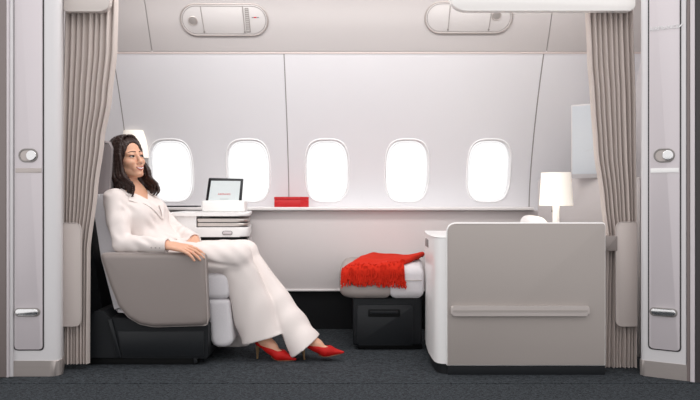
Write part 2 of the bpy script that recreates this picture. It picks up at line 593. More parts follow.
# ------------------------------------------------------------------ overhead service units
def service_unit(px, py, label, mirror=False, lit_text=True):
    # frame on the sloping panel
    z = Z(py, 4.25)
    best = min(range(200), key=lambda k: abs(HORIZON - (up_pt(k / 400)[1] - CAM_Z) * F_PX / up_pt(k / 400)[0] - py))
    v = best / 400
    a, b = up_pt(v), up_pt(v + .01)
    up = Vector((0, b[0] - a[0], b[1] - a[1])).normalized()
    nrm = Vector((1, 0, 0)).cross(up)      # towards the cabin
    if nrm.y > 0: nrm = -nrm
    o0 = Vector((X(px, a[0]), a[0], a[1])) + nrm * .002
    def f(h): return lambda p: o0 + Vector((1, 0, 0)) * p[0] + up * p[1] + nrm * h
    t = thing('service_unit', o0 - up * .095, label, 'overhead unit')
    W_, H_ = .522, .188
    bm = new(); prism(bm, stadium(W_, H_), f(.010), f(-.001), 0.002, 2)
    mk('plate', bm, 'unit_plate', t)
    bm = new(); loop_tube(bm, [f(.008)(p) for p in stadium(W_, H_)], .0045, 8)
    mk('rim', bm, 'steel', t)
    bm = new(); loop_tube(bm, [f(.010)(p) for p in stadium(W_ - .022, H_ - .022)], .0025, 6)
    mk('rim', bm, 'seam', t)
    sg = -1 if mirror else 1
    for q in ((-.135, -.125), (.115, .12)):
        bm = new(); tube(bm, [f(.011)((sg * q[0], H_ / 2 - .012)), f(.011)((sg * q[1], -H_ / 2 + .012))], .003, 6)
        mk('panel_joint', bm, 'seam', t)
        bm = new(); tube(bm, [f(.009)((sg * q[1], -H_ / 2 + .022)), f(.015)((sg * q[1], -H_ / 2 + .022))], .006, 10)
        mk('screw', bm, 'lens_grey', t)
    if mirror:
        lc = (.165, .012)
    else:
        lc = (-.188, -.005)
    ring = [(lc[0] + .026 * math.cos(2 * math.pi * k / 24), lc[1] + .026 * math.sin(2 * math.pi * k / 24)) for k in range(24)]
    bm = new(); prism(bm, ring, f(.015), f(.0), 0.003, 2)
    ln = mk('reading_light', bm, 'lens_grey', t)
    bm = new(); loop_tube(bm, [f(.013)(p) for p in ring], .003, 6)
    mk('bezel', bm, 'steel', ln)
    if not mirror:
        sp = rpoly([(.128, -.075), (.155, -.075), (.150, .072), (.127, .072)], .003, 2)
        bm = new(); prism(bm, sp, f(.0125), f(.0), .001, 1)
        g = mk('speaker_grille', bm, 'lens_grey', t)
        for k in range(12):
            yy = -.066 + k * .0118
            bm = new(); tube(bm, [f(.0128)((.130, yy)), f(.0128)((.149, yy))], .0022, 5)
            mk('slat', bm, 'unit_plate', g)
        for k, (xx, w, m) in enumerate(((.172, .012, 'grey_text'), (.187, .016, 'brand_red'), (.203, .012, 'grey_text'))):
            bm = new(); prism(bm, [(xx - w / 2, .012), (xx + w / 2, .012), (xx + w / 2, .018), (xx - w / 2, .018)], f(.0115), f(.005))
            mk('indicator', bm, m, t)
service_unit(224.5, 19.5, 'oval overhead unit with a grille and tiny red indicator, fully uncovered')
service_unit(468.5, 17.0, 'oval overhead unit partly covered by the white curtain rail housing', mirror=True)

# ------------------------------------------------------------------ locker columns at the suite opening
def column(name, O, ax, w, panel, right, label, text=False):
    """O left front foot of the column, ax unit direction of its front face, panel = (x0,x1) of the recessed door"""
    ax = Vector(ax).normalized(); ny = Vector((-ax.y, ax.x, 0)); O = Vector(O)   # ny points away from the aisle
    def P(x, y, z): return O + ax * x + ny * y + Vector((0, 0, z))
    t = thing(name, O + ax * w / 2, label, 'column')
    d = O.y
    def zz(py): return CAM_Z - (py - HORIZON) / F_PX * (O + ax * w / 2).y
    HT = 2.34
    def slab(outl, y0, y1, bev, m, nm, par, seg=2):
        bm = new(); prism(bm, outl, lambda p: P(p[0], y0, p[1]), lambda p: P(p[0], y1, p[1]), bev, seg)
        return mk(nm, bm, m, par)
    # body: extruded plan outline with a rounded inner corner
    tp_ = 0 if right else .085
    plan = [(0, 0), (w, 0), (w - tp_, .26), (0, .26)]
    rad = [.03, .006, 0, 0] if right else [.006, .045, 0, 0]
    plan = rpoly(plan, rad, 8)
    bm = new(); prism(bm, plan, lambda p: P(p[0], p[1], .075), lambda p: P(p[0], p[1], HT))
    mk('body', bm, 'column_edge', t)
    plan2 = rpoly([(-.004, -.004), (w + .004, -.004), (w + .004 - tp_, .26), (-.004, .26)], rad, 8)
    bm = new(); prism(bm, plan2, lambda p: P(p[0], p[1], .0), lambda p: P(p[0], p[1], .075), .002, 1)
    mk('kick_plate', bm, 'steel', t)
    a, b = panel
    z0 = zz(350.5)
    out = rpoly([(a, z0), (b, z0), (b, HT - .02), (a, HT - .02)], .022, 5)
    slab(out, -.002, .004, 0, 'groove', 'door_groove', t)
    g = .0065
    out = rpoly([(a + g, z0 + g), (b - g, z0 + g), (b - g, HT - .03), (a + g, HT - .03)], .017, 5)
    door = slab(out, -.006, .004, .002, 'column', 'door', t)
    c = (a + b) / 2
    # sliding latch
    lz = zz(155.5)
    ring = [(c + p[0], lz + p[1]) for p in stadium(.086, .058)]
    bm = new(); loop_tube(bm, [P(p[0], -.007, p[1]) for p in ring], .0045, 8)
    mk('latch_ring', bm, 'lens_grey', door)
    slab([(c + p[0], lz + p[1]) for p in stadium(.080, .052)], -.0075, -.004, 0, 'steel', 'latch_plate', door)
    knob = [(c + .016 + .025 * math.cos(2 * math.pi * k / 24), lz + .025 * math.sin(2 * math.pi * k / 24)) for k in range(24)]
    slab(knob, -.016, -.005, .004, 'chrome', 'latch_knob', door, 3)
    # pale strip under the latch
    sz = zz(170.5)
    slab([(a + .012, sz - .011), (b - .010, sz - .011), (b - .010, sz + .011), (a + .012, sz + .011)], -.0085, -.005, .001, 'cabinet_white' if right else 'steel', 'strip', door)
    # pull handle with its cup
    hz = zz(312)
    slab([(c - .004 + p[0], hz + p[1]) for p in stadium(.124, .042)], -.008, -.004, .001, 'lens_grey', 'handle_cup', door)
    bm = new(); prism(bm, [(c - .004 + p[0], hz + .002 + p[1]) for p in stadium(.110, .030)], lambda p: P(p[0], -.020, p[1]), lambda p: P(p[0], -.006, p[1]), .005, 3)
    mk('handle', bm, 'chrome', door)
    if text:
        tz = zz(28.5)
        me = text_mesh('AIRFRANCE', .025, .0015, P(c, -.0075, tz), ax, (0, 0, 1))
        mk('lettering', me, 'chrome', door, label='small raised silver lettering')
        bm = new(); prism(bm, [(c + .060, tz - .006), (c + .066, tz - .006), (c + .082, tz + .010), (c + .074, tz + .010)], lambda p: P(p[0], -.009, p[1]), lambda p: P(p[0], -.006, p[1]))
        mk('emblem', bm, 'chrome', door)
    return t, P

tL, PL = column('locker_column', (X(13, 3.41), 3.41, 0), (1, 0, 0), X(61.5, 3.41) - X(13, 3.41), (.003, .150), False,
       'pale grey locker column beside the curtain behind the seated woman')
axR = Vector((X(686.5, 3.325) - X(640, 3.43), 3.325 - 3.43, 0))
tR, PR = column('locker_column', (X(640, 3.43), 3.43, 0), axR, axR.length, (.036, .182), True,
       'pale grey locker column with raised silver lettering and angled front', text=True)

# outer posts at the edge of the opening
t = thing('door_post', (X(-6, 3.40), 3.40, 0), 'grey-brown metal post with pale edge strips beside the plain locker column', 'post')
bm = new(); box(bm, X(-60, 3.38), X(6.0, 3.38), 3.38, 3.66, 0, 2.34, .006)
mk('post', bm, 'post_brown', t)
bm = new(); box(bm, X(6.4, 3.39), X(9, 3.39), 3.385, 3.64, 0, 2.34, .003)
mk('edge_strip', bm, 'column', t)
bm = new(); box(bm, X(9.4, 3.395), X(12.6, 3.395), 3.395, 3.64, 0, 2.34, .003)
mk('edge_strip', bm, 'column_edge', t)
t = thing('door_post', PR(axR.length + .02, 0, 0), 'dark-edged metal post beside the lettered locker column', 'post')
aR = axR.normalized(); L_ = axR.length
def pslab(x0, x1, y0, y1, m, nm):
    bm = new()
    prism(bm, rpoly([(x0, y0), (x1, y0), (x1, y1), (x0, y1)], .003, 2), lambda p: PR(p[0], p[1], 0), lambda p: PR(p[0], p[1], 2.34))
    mk(nm, bm, m, t)
pslab(L_ + .002, L_ + .015, -.004, .2, 'post_brown', 'edge_strip')
pslab(L_ + .016, L_ + .036, -.008, .2, 'column', 'edge_strip')
pslab(L_ + .037, L_ + .30, -.004, .2, 'groove', 'post')

# ------------------------------------------------------------------ curtains
def curtain(label, d0, left, right, ytop, ybot, nf, flip, paddle, ptop, pbot, valance_side):
    zt, zb = Z(ytop, d0), Z(ybot, d0)
    t = thing('curtain', (X((left[-1][1] + right[-1][1]) / 2, d0), d0, zb), label, 'curtain')
    bm = new()
    ph = [random.uniform(-.35, .35) for _ in range(nf + 2)]
    def fn(u, v):
        py = ytop + (ybot - ytop) * v
        xl, xr = interp(py, left), interp(py, right)
        k = u * nf
        i = int(min(k, nf - 1e-6)); fr = k - i
        wpx = xr - xl
        w_i = 1 + .35 * ph[i]
        lobe = math.sin(math.pi * fr) ** .75
        amp = (.026 + .012 * (1 - wpx / 58)) * w_i * (1 + .15 * math.sin(3 * v + i * 2.1))
        uu = u + .05 / nf * math.sin(2 * math.pi * k) + .008 * math.sin(4 * v + 1.7 * i) * math.sin(math.pi * u)
        uu = min(1, max(0, uu))
        return (X(xl + wpx * uu, d0), d0 + .012 - amp * lobe, Z(py, d0))
    sheet(bm, nf * 14, 60, fn, Vector((0, .003, 0)))
    mk('cloth', bm, 'curtain', t, sharp=75)
    # leather retaining panel
    px0, px1 = paddle
    d1 = d0 - .045
    rr = [.004, .035, .035, .004] if not flip else [.035, .012, .012, .035]
    out = rpoly([(X(px0, d1), Z(pbot, d1)), (X(px1, d1), Z(pbot, d1)), (X(px1, d1), Z(ptop, d1)), (X(px0, d1), Z(ptop, d1))], rr, 6)
    pn = mk('retaining_panel', xz_prism(out, d1 - .006, d1 + .008, .003, 2), 'curtain_light', t)
    bm = new(); loop_tube(bm, [(p[0], d1 - .006, p[1]) for p in out], .0022, 6)
    mk('edge_binding', bm, 'piping', pn)
    return t

c1 = curtain('taupe pleated curtain gathered behind the seated woman', 3.56,
        [(8, 64.5), (100, 62.5), (220, 62), (363, 61)],
        [(8, 117.5), (50, 116.5), (100, 111), (140, 103.5), (190, 97), (250, 89.5), (363, 89)],
        -30, 363.5, 9, False, (60.5, 81.5), 223, 326, 1)
c2 = curtain('taupe pleated curtain gathered against the cabinet end', 3.58,
        [(8, 586), (60, 588), (100, 591), (150, 594.5), (200, 601.5), (240, 606), (300, 604.5), (367, 603)],
        [(8, 634), (100, 636.5), (220, 637), (367, 637)],
        -30, 367, 9, True, (615.5, 636.5), 222, 326, -1)
# woven tie band on the second curtain
bm = new()
out = rpoly([(X(605.5, 3.52), Z(251, 3.52)), (X(618, 3.52), Z(251, 3.52)), (X(618, 3.52), Z(236, 3.52)), (X(605.5, 3.52), Z(236, 3.52))], .004, 3)
mk('tie_band', xz_prism(out, 3.525, 3.60, .004, 2), 'leather', c2)

# rail housings above the curtains
out = rpoly([(X(64, 3.49), Z(11.5, 3.49)), (X(109, 3.49), Z(11.5, 3.49)), (X(116, 3.49), Z(-60, 3.49)), (X(64, 3.49), Z(-60, 3.49))], [.012, .055, 0, 0], 8)
mk('rail_housing', xz_prism(out, 3.485, 3.525, .004, 2), 'valance', label='short taupe curtain rail housing above the curtain behind the woman', cat='curtain rail')
out = rpoly([(X(449.5, 3.49), Z(10.8, 3.49)), (X(635, 3.49), Z(10.8, 3.49)), (X(635, 3.49), Z(-60, 3.49)), (X(449.5, 3.49), Z(-60, 3.49))], [.085, .03, 0, 0], 8)
mk('rail_housing', xz_prism(out, 3.485, 3.530, .006, 3), 'valance_white', label='long white curtain rail housing with a rounded end', cat='curtain rail')

# ------------------------------------------------------------------ the seat
seat = thing('airline_armchair', (X(150, 3.85), 3.85, 0), 'grey suite seat with taupe leather shell on a black base under the woman', 'seat')
dN = 3.575
arm = rpoly(pxpoly([(98.5, 253.5), (204, 253.5), (207, 326), (153, 327.5), (139, 325), (127, 318), (117.5, 306.5), (109, 285)], dN), [.022, .035, .02, .05, .05, .05, .05, .1], 5)
arm_raw = pxpoly([(98.5, 253.5), (204, 253.5), (207, 326), (153, 327.5), (139, 325), (127, 318), (117.5, 306.5), (109, 285)], dN)
sh = mk('armrest_shell', pillow_mesh(arm_raw, [.022, .035, .035, .05, .05, .05, .05, .1], lambda p, h: (p[0], h, p[1]), dN, dN + .11, .026, seg=6, n=5), 'leather', seat)
bm = new(); loop_tube(bm, [(p[0] * 1.0, dN + .024, p[1]) for p in arm], .0035, 6)
mk('piping', bm, 'piping', sh)
arm2 = rpoly(pxpoly([(112, 250), (206, 250), (209, 310), (145, 311), (126, 296)], 4.06), [.022, .035, .02, .12, .10], 8)
mk('armrest_shell', xz_prism(arm2, 4.06, 4.17, .012, 4), 'leather', seat)
# cushions
bm = pillow_mesh([(X(120, 3.7), 3.695), (X(229.5, 3.7), 3.695), (X(229.5, 3.7), 4.05), (X(120, 3.7), 4.05)], [.03] * 4, lambda p, h: (p[0], p[1], h), .325, .468, .035)
mk('seat_cushion', bm, 'seat_fabric', seat)
lr = [(p[0], p[1]) for p in pxpoly([(206.5, 299.5), (229.5, 299.5), (233.5, 347.5), (211, 347.5)], 3.70)]
mk('leg_rest', pillow_mesh(lr, [.02, .025, .05, .05], lambda p, h: (p[0], h, p[1]), 3.70, 4.05, .025), 'seat_fabric', seat)
out = rpoly(pxpoly([(92, 198), (99, 193.5), (108, 196), (114, 214), (131, 262), (140, 300), (132, 314), (115, 312), (101, 258)], 3.70), [.02, .02, .03, .05, .05, .03, .03, .02, .1], 5)
mk('backrest', xz_prism(out, 3.70, 4.05, .022, 4), 'seat_fabric', seat)
out = rpoly(pxpoly([(92, 147), (97, 140.5), (107, 140.5), (111, 148), (109, 196), (97, 204)], 3.74), [.03, .03, .02, .03, .02, .03], 5)
mk('headrest', xz_prism(out, 3.745, 4.03, .02, 4), 'headrest', seat)
out = rpoly(pxpoly([(76, 205), (88, 205), (93, 250), (104, 320), (104, 352), (76, 352)], 3.83), [.02, .02, .05, .05, .0, .0], 5)
mk('rear_shell', xz_prism(out, 3.83, 4.17, .01, 3), 'black_plastic', seat)
# black base
d = 3.63
out = rpoly(pxpoly([(87.5, 318), (95, 311), (104, 311), (110, 318), (208, 325), (208, 358.5), (87.5, 358.5)], d), [.01, .01, .01, .01, .005, .01, .0], 4)
base = mk('base', xz_prism(out, d, d + .42, .004, 2), 'black_plastic', seat)
out = rpoly(pxpoly([(117.5, 331), (204, 331), (204, 355.5), (124, 355.5)], d), .008, 4)
mk('base_panel', xz_prism(out, d - .007, d + .01, .003, 2), 'black_panel', base)
out = rpoly(pxpoly([(108, 319), (112.5, 319), (122, 357), (117, 357)], d), .004, 3)
mk('base_strut', xz_prism(out, d - .012, d + .01, .003, 2), 'black_panel', base)
bm = new(); box(bm, X(84, 3.65), X(197.5, 3.65), 3.645, 4.04, 0.0, .045, .005)
mk('floor_track', bm, 'black_deep', seat)
bm = new(); box(bm, X(193.5, 3.63), X(196.8, 3.63), 3.632, 3.65, .010, .036, .003)
mk('track_cap', bm, 'black_panel', seat)
out = rpoly(pxpoly([(205, 312), (212, 312), (213, 345), (205, 348)], 3.72), .008, 3)
mk('leg_rest_hinge', xz_prism(out, 3.72, 4.05, .004, 2), 'black_deep', seat)

# ------------------------------------------------------------------ side table console with trays
dt = 4.05
con = thing('side_console', (X(223, dt + .2), dt + .2, 0), 'white side console with two silver trays beside the seat', 'console')
def cons(x0, x1, y0, y1, z0, z1, r, bev, m, nm, par):
    out = rpoly([(x0, y0), (x1 + .0, y0), (x1 - .052, y1), (x0, y1)], [.01, r, .0, .0], 8)
    bm = xy_prism(out, z0, z1, bev, 2)
    return mk(nm, bm, m, par)
xa, xb = X(196, dt), X(249.5, dt)
cons(xa - .17, xb, dt, 4.53, .752, .772, .07, .005, 'cabinet_white', 'table_top', con)
for zc in (.7275, .703):
    tr = cons(xa + .003, xb - .008, dt + .012, 4.50, zc - .0095, zc + .0095, .065, .006, 'tray_metal', 'tray', con)
    cons(xa + .004, xb - .012, dt + .016, 4.50, zc - .0145, zc - .0098, .062, .0, 'mag_dark', 'tray_gap', tr)
cons(xa - .17, xb - .004, dt + .012, 4.53, .632, .688, .065, .008, 'cabinet_white', 'drawer_front', con)
bm = new(); prism(bm, [(X(227, dt) + p[0], Z(233, dt) + p[1]) for p in stadium(.052, .017)], lambda p: (p[0], dt + .008, p[1]), lambda p: (p[0], dt + .02, p[1]), .002, 2)
dh = mk('drawer_handle', bm, 'column', con)
bm = new(); loop_tube(bm, [(X(227, dt) + p[0], dt + .010, Z(233, dt) + p[1]) for p in stadium(.056, .021)], .0018, 6)
mk('handle_rim', bm, 'lens_grey', con)
cons(xa - .17, xa, dt + .012, 4.50, .688, .752, .004, .002, 'cabinet_white', 'tray_housing', con)
cons(xa - .17, xb - .02, dt + .03, 4.53, .602, .632, .06, .002, 'black_deep', 'shadow_gap_panel', con)
cons(-.79, xb - .006, dt + .02, 4.57, 0.0, .602, .06, .004, 'lower_wall', 'body', con)

# tablet in its white dock
dk = 4.22
tb = thing('tablet', (X(223, dk), dk, .772), 'black-framed tablet showing red lettering, upright in a white dock', 'tablet')
bm = new(); box(bm, X(202.5, dk), X(245, dk), dk - .02, dk + .10, .7725, Z(200.5, dk), .008, 3)
mk('dock', bm, 'white_plastic', tb)
lean = .16
tz0, tz1 = Z(202, dk), Z(178.5, dk)
def tp(h):
    def f(p):
        return (p[0], dk + .03 + lean * (p[1] - tz0) + h, p[1])
    return f
trap = [(X(204, dk), tz0 - .03), (X(240.5, dk), tz0 - .03), (X(242, dk), tz1), (X(207, dk), tz1 + .005)]
bm = new(); prism(bm, rpoly(trap, .006, 4), tp(0), tp(.009), .0015, 2)
cs = mk('case', bm, 'tablet_black', tb)
scr = [(X(206.6, dk), tz0 - .028), (X(237.6, dk), tz0 - .028), (X(239.3, dk), tz1 - .014), (X(209.6, dk), tz1 - .012)]
bm = new(); prism(bm, scr, tp(-.0012), tp(.002))
mk('screen', bm, 'tablet_screen', tb)
cxm = X(223.2, dk); czm = Z(194.2, dk)
me = text_mesh('AIRFRANCE', .0145, .0003, Vector(tp(-.0018)((cxm, czm))), (1, 0, 0), (0, lean, 1))
mk('lettering', me, 'brand_red', tb, label='tiny red lettering')
bm = new(); prism(bm, [(cxm - .026, czm - .030), (cxm + .026, czm - .030), (cxm + .026, czm - .028), (cxm - .026, czm - .028)], tp(-.0018), tp(.001))
mk('underline', bm, 'grey_text', tb)

# magazine and lamp on the ledge behind the seat
bm = new(); box(bm, X(168, 4.6), X(199, 4.6), 4.555, 4.66, LEDGE_Z + .0005, LEDGE_Z + .009, .002)
mk('magazine', bm, 'mag_dark', label='thin dark magazine lying on the window ledge beside the tablet dock', cat='magazine')

def lamp(cx, cy, z0, hstem, label, shade_h=.176, rb=.088, rt=.077):
    t = thing('table_lamp', (cx, cy, z0), label, 'lamp')
    bm = new(); lathe(bm, [(.052, z0), (.054, z0 + .004), (.050, z0 + .010), (.018, z0 + .014), (.001, z0 + .015)], cx, cy)
    mk('base', bm, 'white_plastic', t)
    bm = new(); lathe(bm, [(.019, z0 + .010), (.018, z0 + hstem * .5), (.018, z0 + hstem + .03), (.012, z0 + hstem + .034)], cx, cy, 24)
    mk('stem', bm, 'white_plastic', t)
    zs = z0 + hstem
    bm = new(); lathe(bm, [(rb, zs), (rt, zs + shade_h)], cx, cy, 40, caps=False)
    thicken(bm, .003)
    mk('shade', bm, 'shade', t)
    bm = new(); lathe(bm, [(.022, zs + shade_h * .35), (.026, zs + shade_h * .5), (.018, zs + shade_h * .68), (.004, zs + shade_h * .72)], cx, cy, 16)
    mk('bulb', bm, 'white_plastic', t)
    bm = new(); tube(bm, [(cx - .036, cy - .05, zs + .03), (cx - .036, cy - .05, zs - .024)], .0016, 6)
    sw = mk('pull_cord', bm, 'lens_grey', t)
    bm = new(); lathe(bm, [(.002, zs - .036), (.004, zs - .032), (.004, zs - .026), (.002, zs - .022)], cx - .036, cy - .05, 10)
    mk('pull_bead', bm, 'lens_grey', sw)
    ld = bpy.data.lights.new('lamp_bulb_light', 'POINT'); ld.energy = 1.2; ld.color = (1, .92, .82); ld.shadow_soft_size = .03
    lo = bpy.data.objects.new('lamp_bulb_light', ld); COL.objects.link(lo); lo.location = (cx, cy, zs + shade_h * .85)
    return t
lamp(X(135, 4.62), 4.625, LEDGE_Z + .0005, Z(158, 4.62) - LEDGE_Z, 'lit white lamp behind the head of the seated woman', rb=.085, rt=.074)

# red gift box on the ledge
bx0, bx1 = X(274.5, 4.6), X(309, 4.6)
rb_ = thing('red_box', ((bx0 + bx1) / 2, 4.60, LEDGE_Z), 'small red lidded box on the window ledge', 'box')
def red_outline(e): return rpoly([(bx0 - e, 4.575 - e), (X(300, 4.59) + .005, 4.553 - e), (bx1 + e, 4.60), (bx1 - .03, 4.66 + e), (bx0 + .01, 4.665 + e)], .004, 3)
mk('box_body', xy_prism(red_outline(-.0008), LEDGE_Z + .0005, LEDGE_Z + .046, .001, 1), 'red_box', rb_)
mk('lid', xy_prism(red_outline(0), LEDGE_Z + .0465, LEDGE_Z + .066, .002, 2), 'red_box', rb_)

# ------------------------------------------------------------------ ottoman and red throw
ot = thing('ottoman', (X(395, 4.2), 4.2, 0), 'grey cushioned ottoman on a black drawer box', 'ottoman')
OX0, OX1 = X(339, 4.0), .411
OD0, OD1 = 3.94, 4.56
def cushion(x0, x1, m, nm, lr, rr):
    (xa0, xa1), (xb0, xb1) = x0, x1     # front and back
    bm = pillow_mesh([(xa0, OD0), (xb0, OD0), (xb1, OD1), (xa1, OD1)], [lr, rr, rr, lr], lambda p, h: (p[0], p[1], h), .292, .478, .05, crown=.006)
    return mk(nm, bm, m, ot)
SPL = X(391, 3.94)
cu1 = cushion((OX0, OX0 + .01), (SPL, SPL + .03), 'ottoman_side', 'cushion', .11, .012)
cu2 = cushion((SPL - .012, SPL + .02), (OX1, OX1 + .056), 'seat_fabric', 'cushion', .02, .02)
bm = new()
ln = rpoly([(OX1, OD0 - .001), (SPL + .01, OD0 - .001)], 0)
tube(bm, [(OX1 - .01, OD0 - .001, .398), (SPL + .012, OD0 - .001, .398)], .0028, 6)
mk('piping', bm, 'piping', cu2)
bd0 = 3.985
bm = new(); box(bm, X(353, bd0), .405, bd0, 4.50, .025, .296, .012, 3)
ob = mk('drawer_box', bm, 'black_plastic', ot)
out = rpoly(pxpoly([(357, 304.5), (413, 304.5), (413, 345), (357, 345)], bd0), .014, 4)
dr = mk('drawer', xz_prism(out, bd0 - .010, bd0 + .01, .004, 2), 'black_panel', ob)
out = rpoly(pxpoly([(368, 309), (400, 309), (400, 316.5), (368, 316.5)], bd0), .008, 4)
mk('handle', xz_prism(out, bd0 - .013, bd0 - .006, .002, 2), 'black_deep', dr)
out = rpoly(pxpoly([(370, 310.5), (398, 310.5), (398, 313), (370, 313)], bd0), .003, 3)
mk('handle_grip', xz_prism(out, bd0 - .020, bd0 - .010, .002, 2), 'black_panel', dr)
bm = new(); box(bm, X(358, bd0), .41, bd0 + .03, 4.46, 0, .03, .004)
mk('plinth', bm, 'black_deep', ot)

# throw: folded cloth lying over the cushion's corner with a fringe on the hanging edge
th = thing('throw_blanket', (X(385, 4.15), 4.15, .478), 'red fringed throw folded over the ottoman', 'blanket')
ZT = .478
def throw_pt(u, v, lift=0.0):
    """u along the front edge, v from the back edge to the hanging front edge"""
    A = Vector((.075, 4.46, 0)); B = Vector((.462, 4.46, 0))
    C = Vector((-.040, 3.997, 0)); D = Vector((.300, 3.985, 0))
    s0 = min(1, v / .72)
    top = (A.lerp(B, u)).lerp(C.lerp(D, u), s0)
    top.x += (.09 * (1 - s0) * s0) * (u - .3)
    wav = .004 * math.sin(7 * u + 3 * v) + .003 * math.sin(15 * u - 5 * v) + .002 * math.sin(23 * v + 4 * u)
    z = ZT + .014 + lift + wav
    y, x = top.y, top.x
    hang = .018 + .040 * u
    if v > .72:
        s = (v - .72) / .28
        a = min(1.0, s * 1.5) * math.pi / 2
        y = top.y - .060 * math.sin(a) - .005 * math.sin(24 * u) * s
        z = ZT + .014 + lift - .050 * (1 - math.cos(a)) - max(0, s - .6) / .4 * hang + wav
        x += .006 * math.sin(14 * u) * s
    if u < .16:
        q = (.16 - u) / .16
        z -= .034 * q * q * min(1, v * 2)
    return Vector((x, y, z))
bm = new(); sheet(bm, 60, 48, lambda u, v: throw_pt(u, v), Vector((0, .004, -.012)))
mk('cloth', bm, 'blanket', th, sharp=80)
def fold2(u, v):
    p = throw_pt(.10 + .90 * u, .02 + v * .70, .014)
    p.z += .003 * math.sin(6 * u + 2) - .014 * max(0, v - .8) / .2 - .012 * max(0, .1 - u) / .1
    p.x += .004
    return p
bm = new(); sheet(bm, 50, 34, fold2, Vector((0, 0, -.012)))
mk('upper_fold', bm, 'blanket', th, sharp=80)
bm = new(); tube(bm, [throw_pt(.985, .02 + .72 * k / 14, .006) for k in range(15)], lambda s: .016, 10)
mk('folded_edge', bm, 'blanket', th)
bm = new()
for k in range(120):
    u = min(1, max(0, (k + random.uniform(-.3, .3)) / 119))
    p = throw_pt(u, .985)
    n_ = 5
    L0 = random.uniform(.030, .052)
    dx, dy = random.uniform(-.012, .012), random.uniform(-.008, .004)
    pts = [p + Vector((dx * (s / n_) + .003 * math.sin(s * 2 + k), dy * s / n_ - .003, .004 - L0 * s / n_)) for s in range(n_ + 1)]
    tube(bm, pts, lambda s: .0046 * (1 - .45 * s), 5)
for k in range(34):   # end edge
    v = .12 + .84 * k / 33
    p = throw_pt(0.0, v)
    L0 = random.uniform(.03, .045)
    pts = [p + Vector((-.25 * L0 * (s / 4) - .001, random.uniform(-.003, .003), -L0 * .8 * (s / 4) ** 1.3)) for s in range(5)]
    tube(bm, pts, lambda s: .0046 * (1 - .45 * s), 5)
for k in range(110):   # shaggy knots along the hanging part
    u = random.random()
    p = throw_pt(u, random.uniform(.74, .95), .002)
    L0 = random.uniform(.02, .04)
    pts = [p + Vector((random.uniform(-.006, .006) * s / 3, -.004 - .002 * s, -L0 * s / 3)) for s in range(4)]
    tube(bm, pts, lambda s: .0045 * (1 - .4 * s), 5)
mk('fringe', bm, 'blanket', th, kind='stuff')

# ------------------------------------------------------------------ suite cabinet
cab = thing('side_cabinet', (X(526, 3.7), 3.7, 0), 'low taupe suite cabinet with white rounded end and horizontal rail', 'cabinet')
dC = 3.43
fp = rpoly(pxpoly([(447.5, 365), (605, 365), (605, 223.6), (447.5, 223.6)], dC), [.004, .004, .012, .045], 8)
front = mk('front_panel', xz_prism(fp, dC, dC + .035, .003, 2), 'cabinet', cab)
fp_o = [Vector((p[0], dC + .010, p[1])) for p in fp]
bm = new(); loop_tube(bm, fp_o, .0055, 8)
mk('edge_trim', bm, 'cabinet_white', cab)
r = pxpoly([(450.5, 305.5), (588.5, 305.5), (588.5, 315.5), (450.5, 315.5)], dC)
mk('rail', xz_prism(rpoly(r, .012, 5), dC - .018, dC + .004, .008, 4), 'cabinet_rail', front)
r = pxpoly([(452.5, 309.5), (586.5, 309.5), (586.5, 311.5), (452.5, 311.5)], dC)
mk('rail_groove', xz_prism(rpoly(r, .004, 3), dC - .0195, dC - .012, 0, 1), 'cabinet', front)
prof = [(.475, 3.447), (.447, 3.452), (.428, 3.468), (.417, 3.500), (.413, 3.56), (.4095, 3.70), (.418, 3.90), (.432, 4.08), (1.235, 4.08), (1.235, 3.447)]
ZB = .05
TOPZ = .668
mk('body', xy_prism(prof, ZB, TOPZ - .006, .0, 1), 'cabinet_white', cab)
prof_t = [(x - (.003 if x < 1 else 0), y) for x, y in prof]
mk('body_top', xy_prism(prof_t, TOPZ - .005, TOPZ, .002, 1), 'cabinet_white', cab)
pl = [(.485, 3.445), (.447, 3.462), (.434, 3.482), (.425, 3.515), (.421, 3.57), (.42, 3.70), (.43, 3.90), (.44, 4.07), (1.24, 4.07), (1.24, 3.445)]
mk('plinth', xy_prism(pl, 0, .052, .0, 1), 'black_plastic', cab)
bm = new(); box(bm, .475, 1.238, 3.438, 3.446, 0.0, .05, .001)
mk('plinth_strip', bm, 'black_panel', cab)
# small grey label plate on the rounded white end
bm = new(); nml = Vector((-1, -.03, 0))
c0 = Vector((.4115, 3.62, .615))
box(bm, .408, .42, 3.70, 3.84, .598, .638, .001)
mk('label_plate', bm, 'label_grey', cab)

# things on top of the cabinet
lamp(X(556, 3.80), 3.80, TOPZ, Z(205.5, 3.80) - TOPZ, 'lit white table lamp with pull cord standing on the cabinet')

# white cushion lying behind the cabinet front
def blob(name, fn, m, par=None, **kw):
    bm = new(); bmesh.ops.create_icosphere(bm, subdivisions=4, radius=1.0)
    for v in bm.verts: v.co = fn(v.co.copy())
    return mk(name, bm, m, par, **kw)
def pill(p):
    q = Vector((math.copysign(abs(p.x) ** .6, p.x), math.copysign(abs(p.y) ** .6, p.y), p.z * (1 - .45 * max(abs(p.x), abs(p.y)) ** 3)))
    P0 = Vector((q.x * .066, q.y * .10, q.z * .045 + .010 * q.x * -1))
    return Vector((X(536, 3.86), 3.90, TOPZ + .046)) + P0
blob('pillow', pill, 'pillow_white', label='small white pillow behind the cabinet front beside the lamp', cat='pillow')
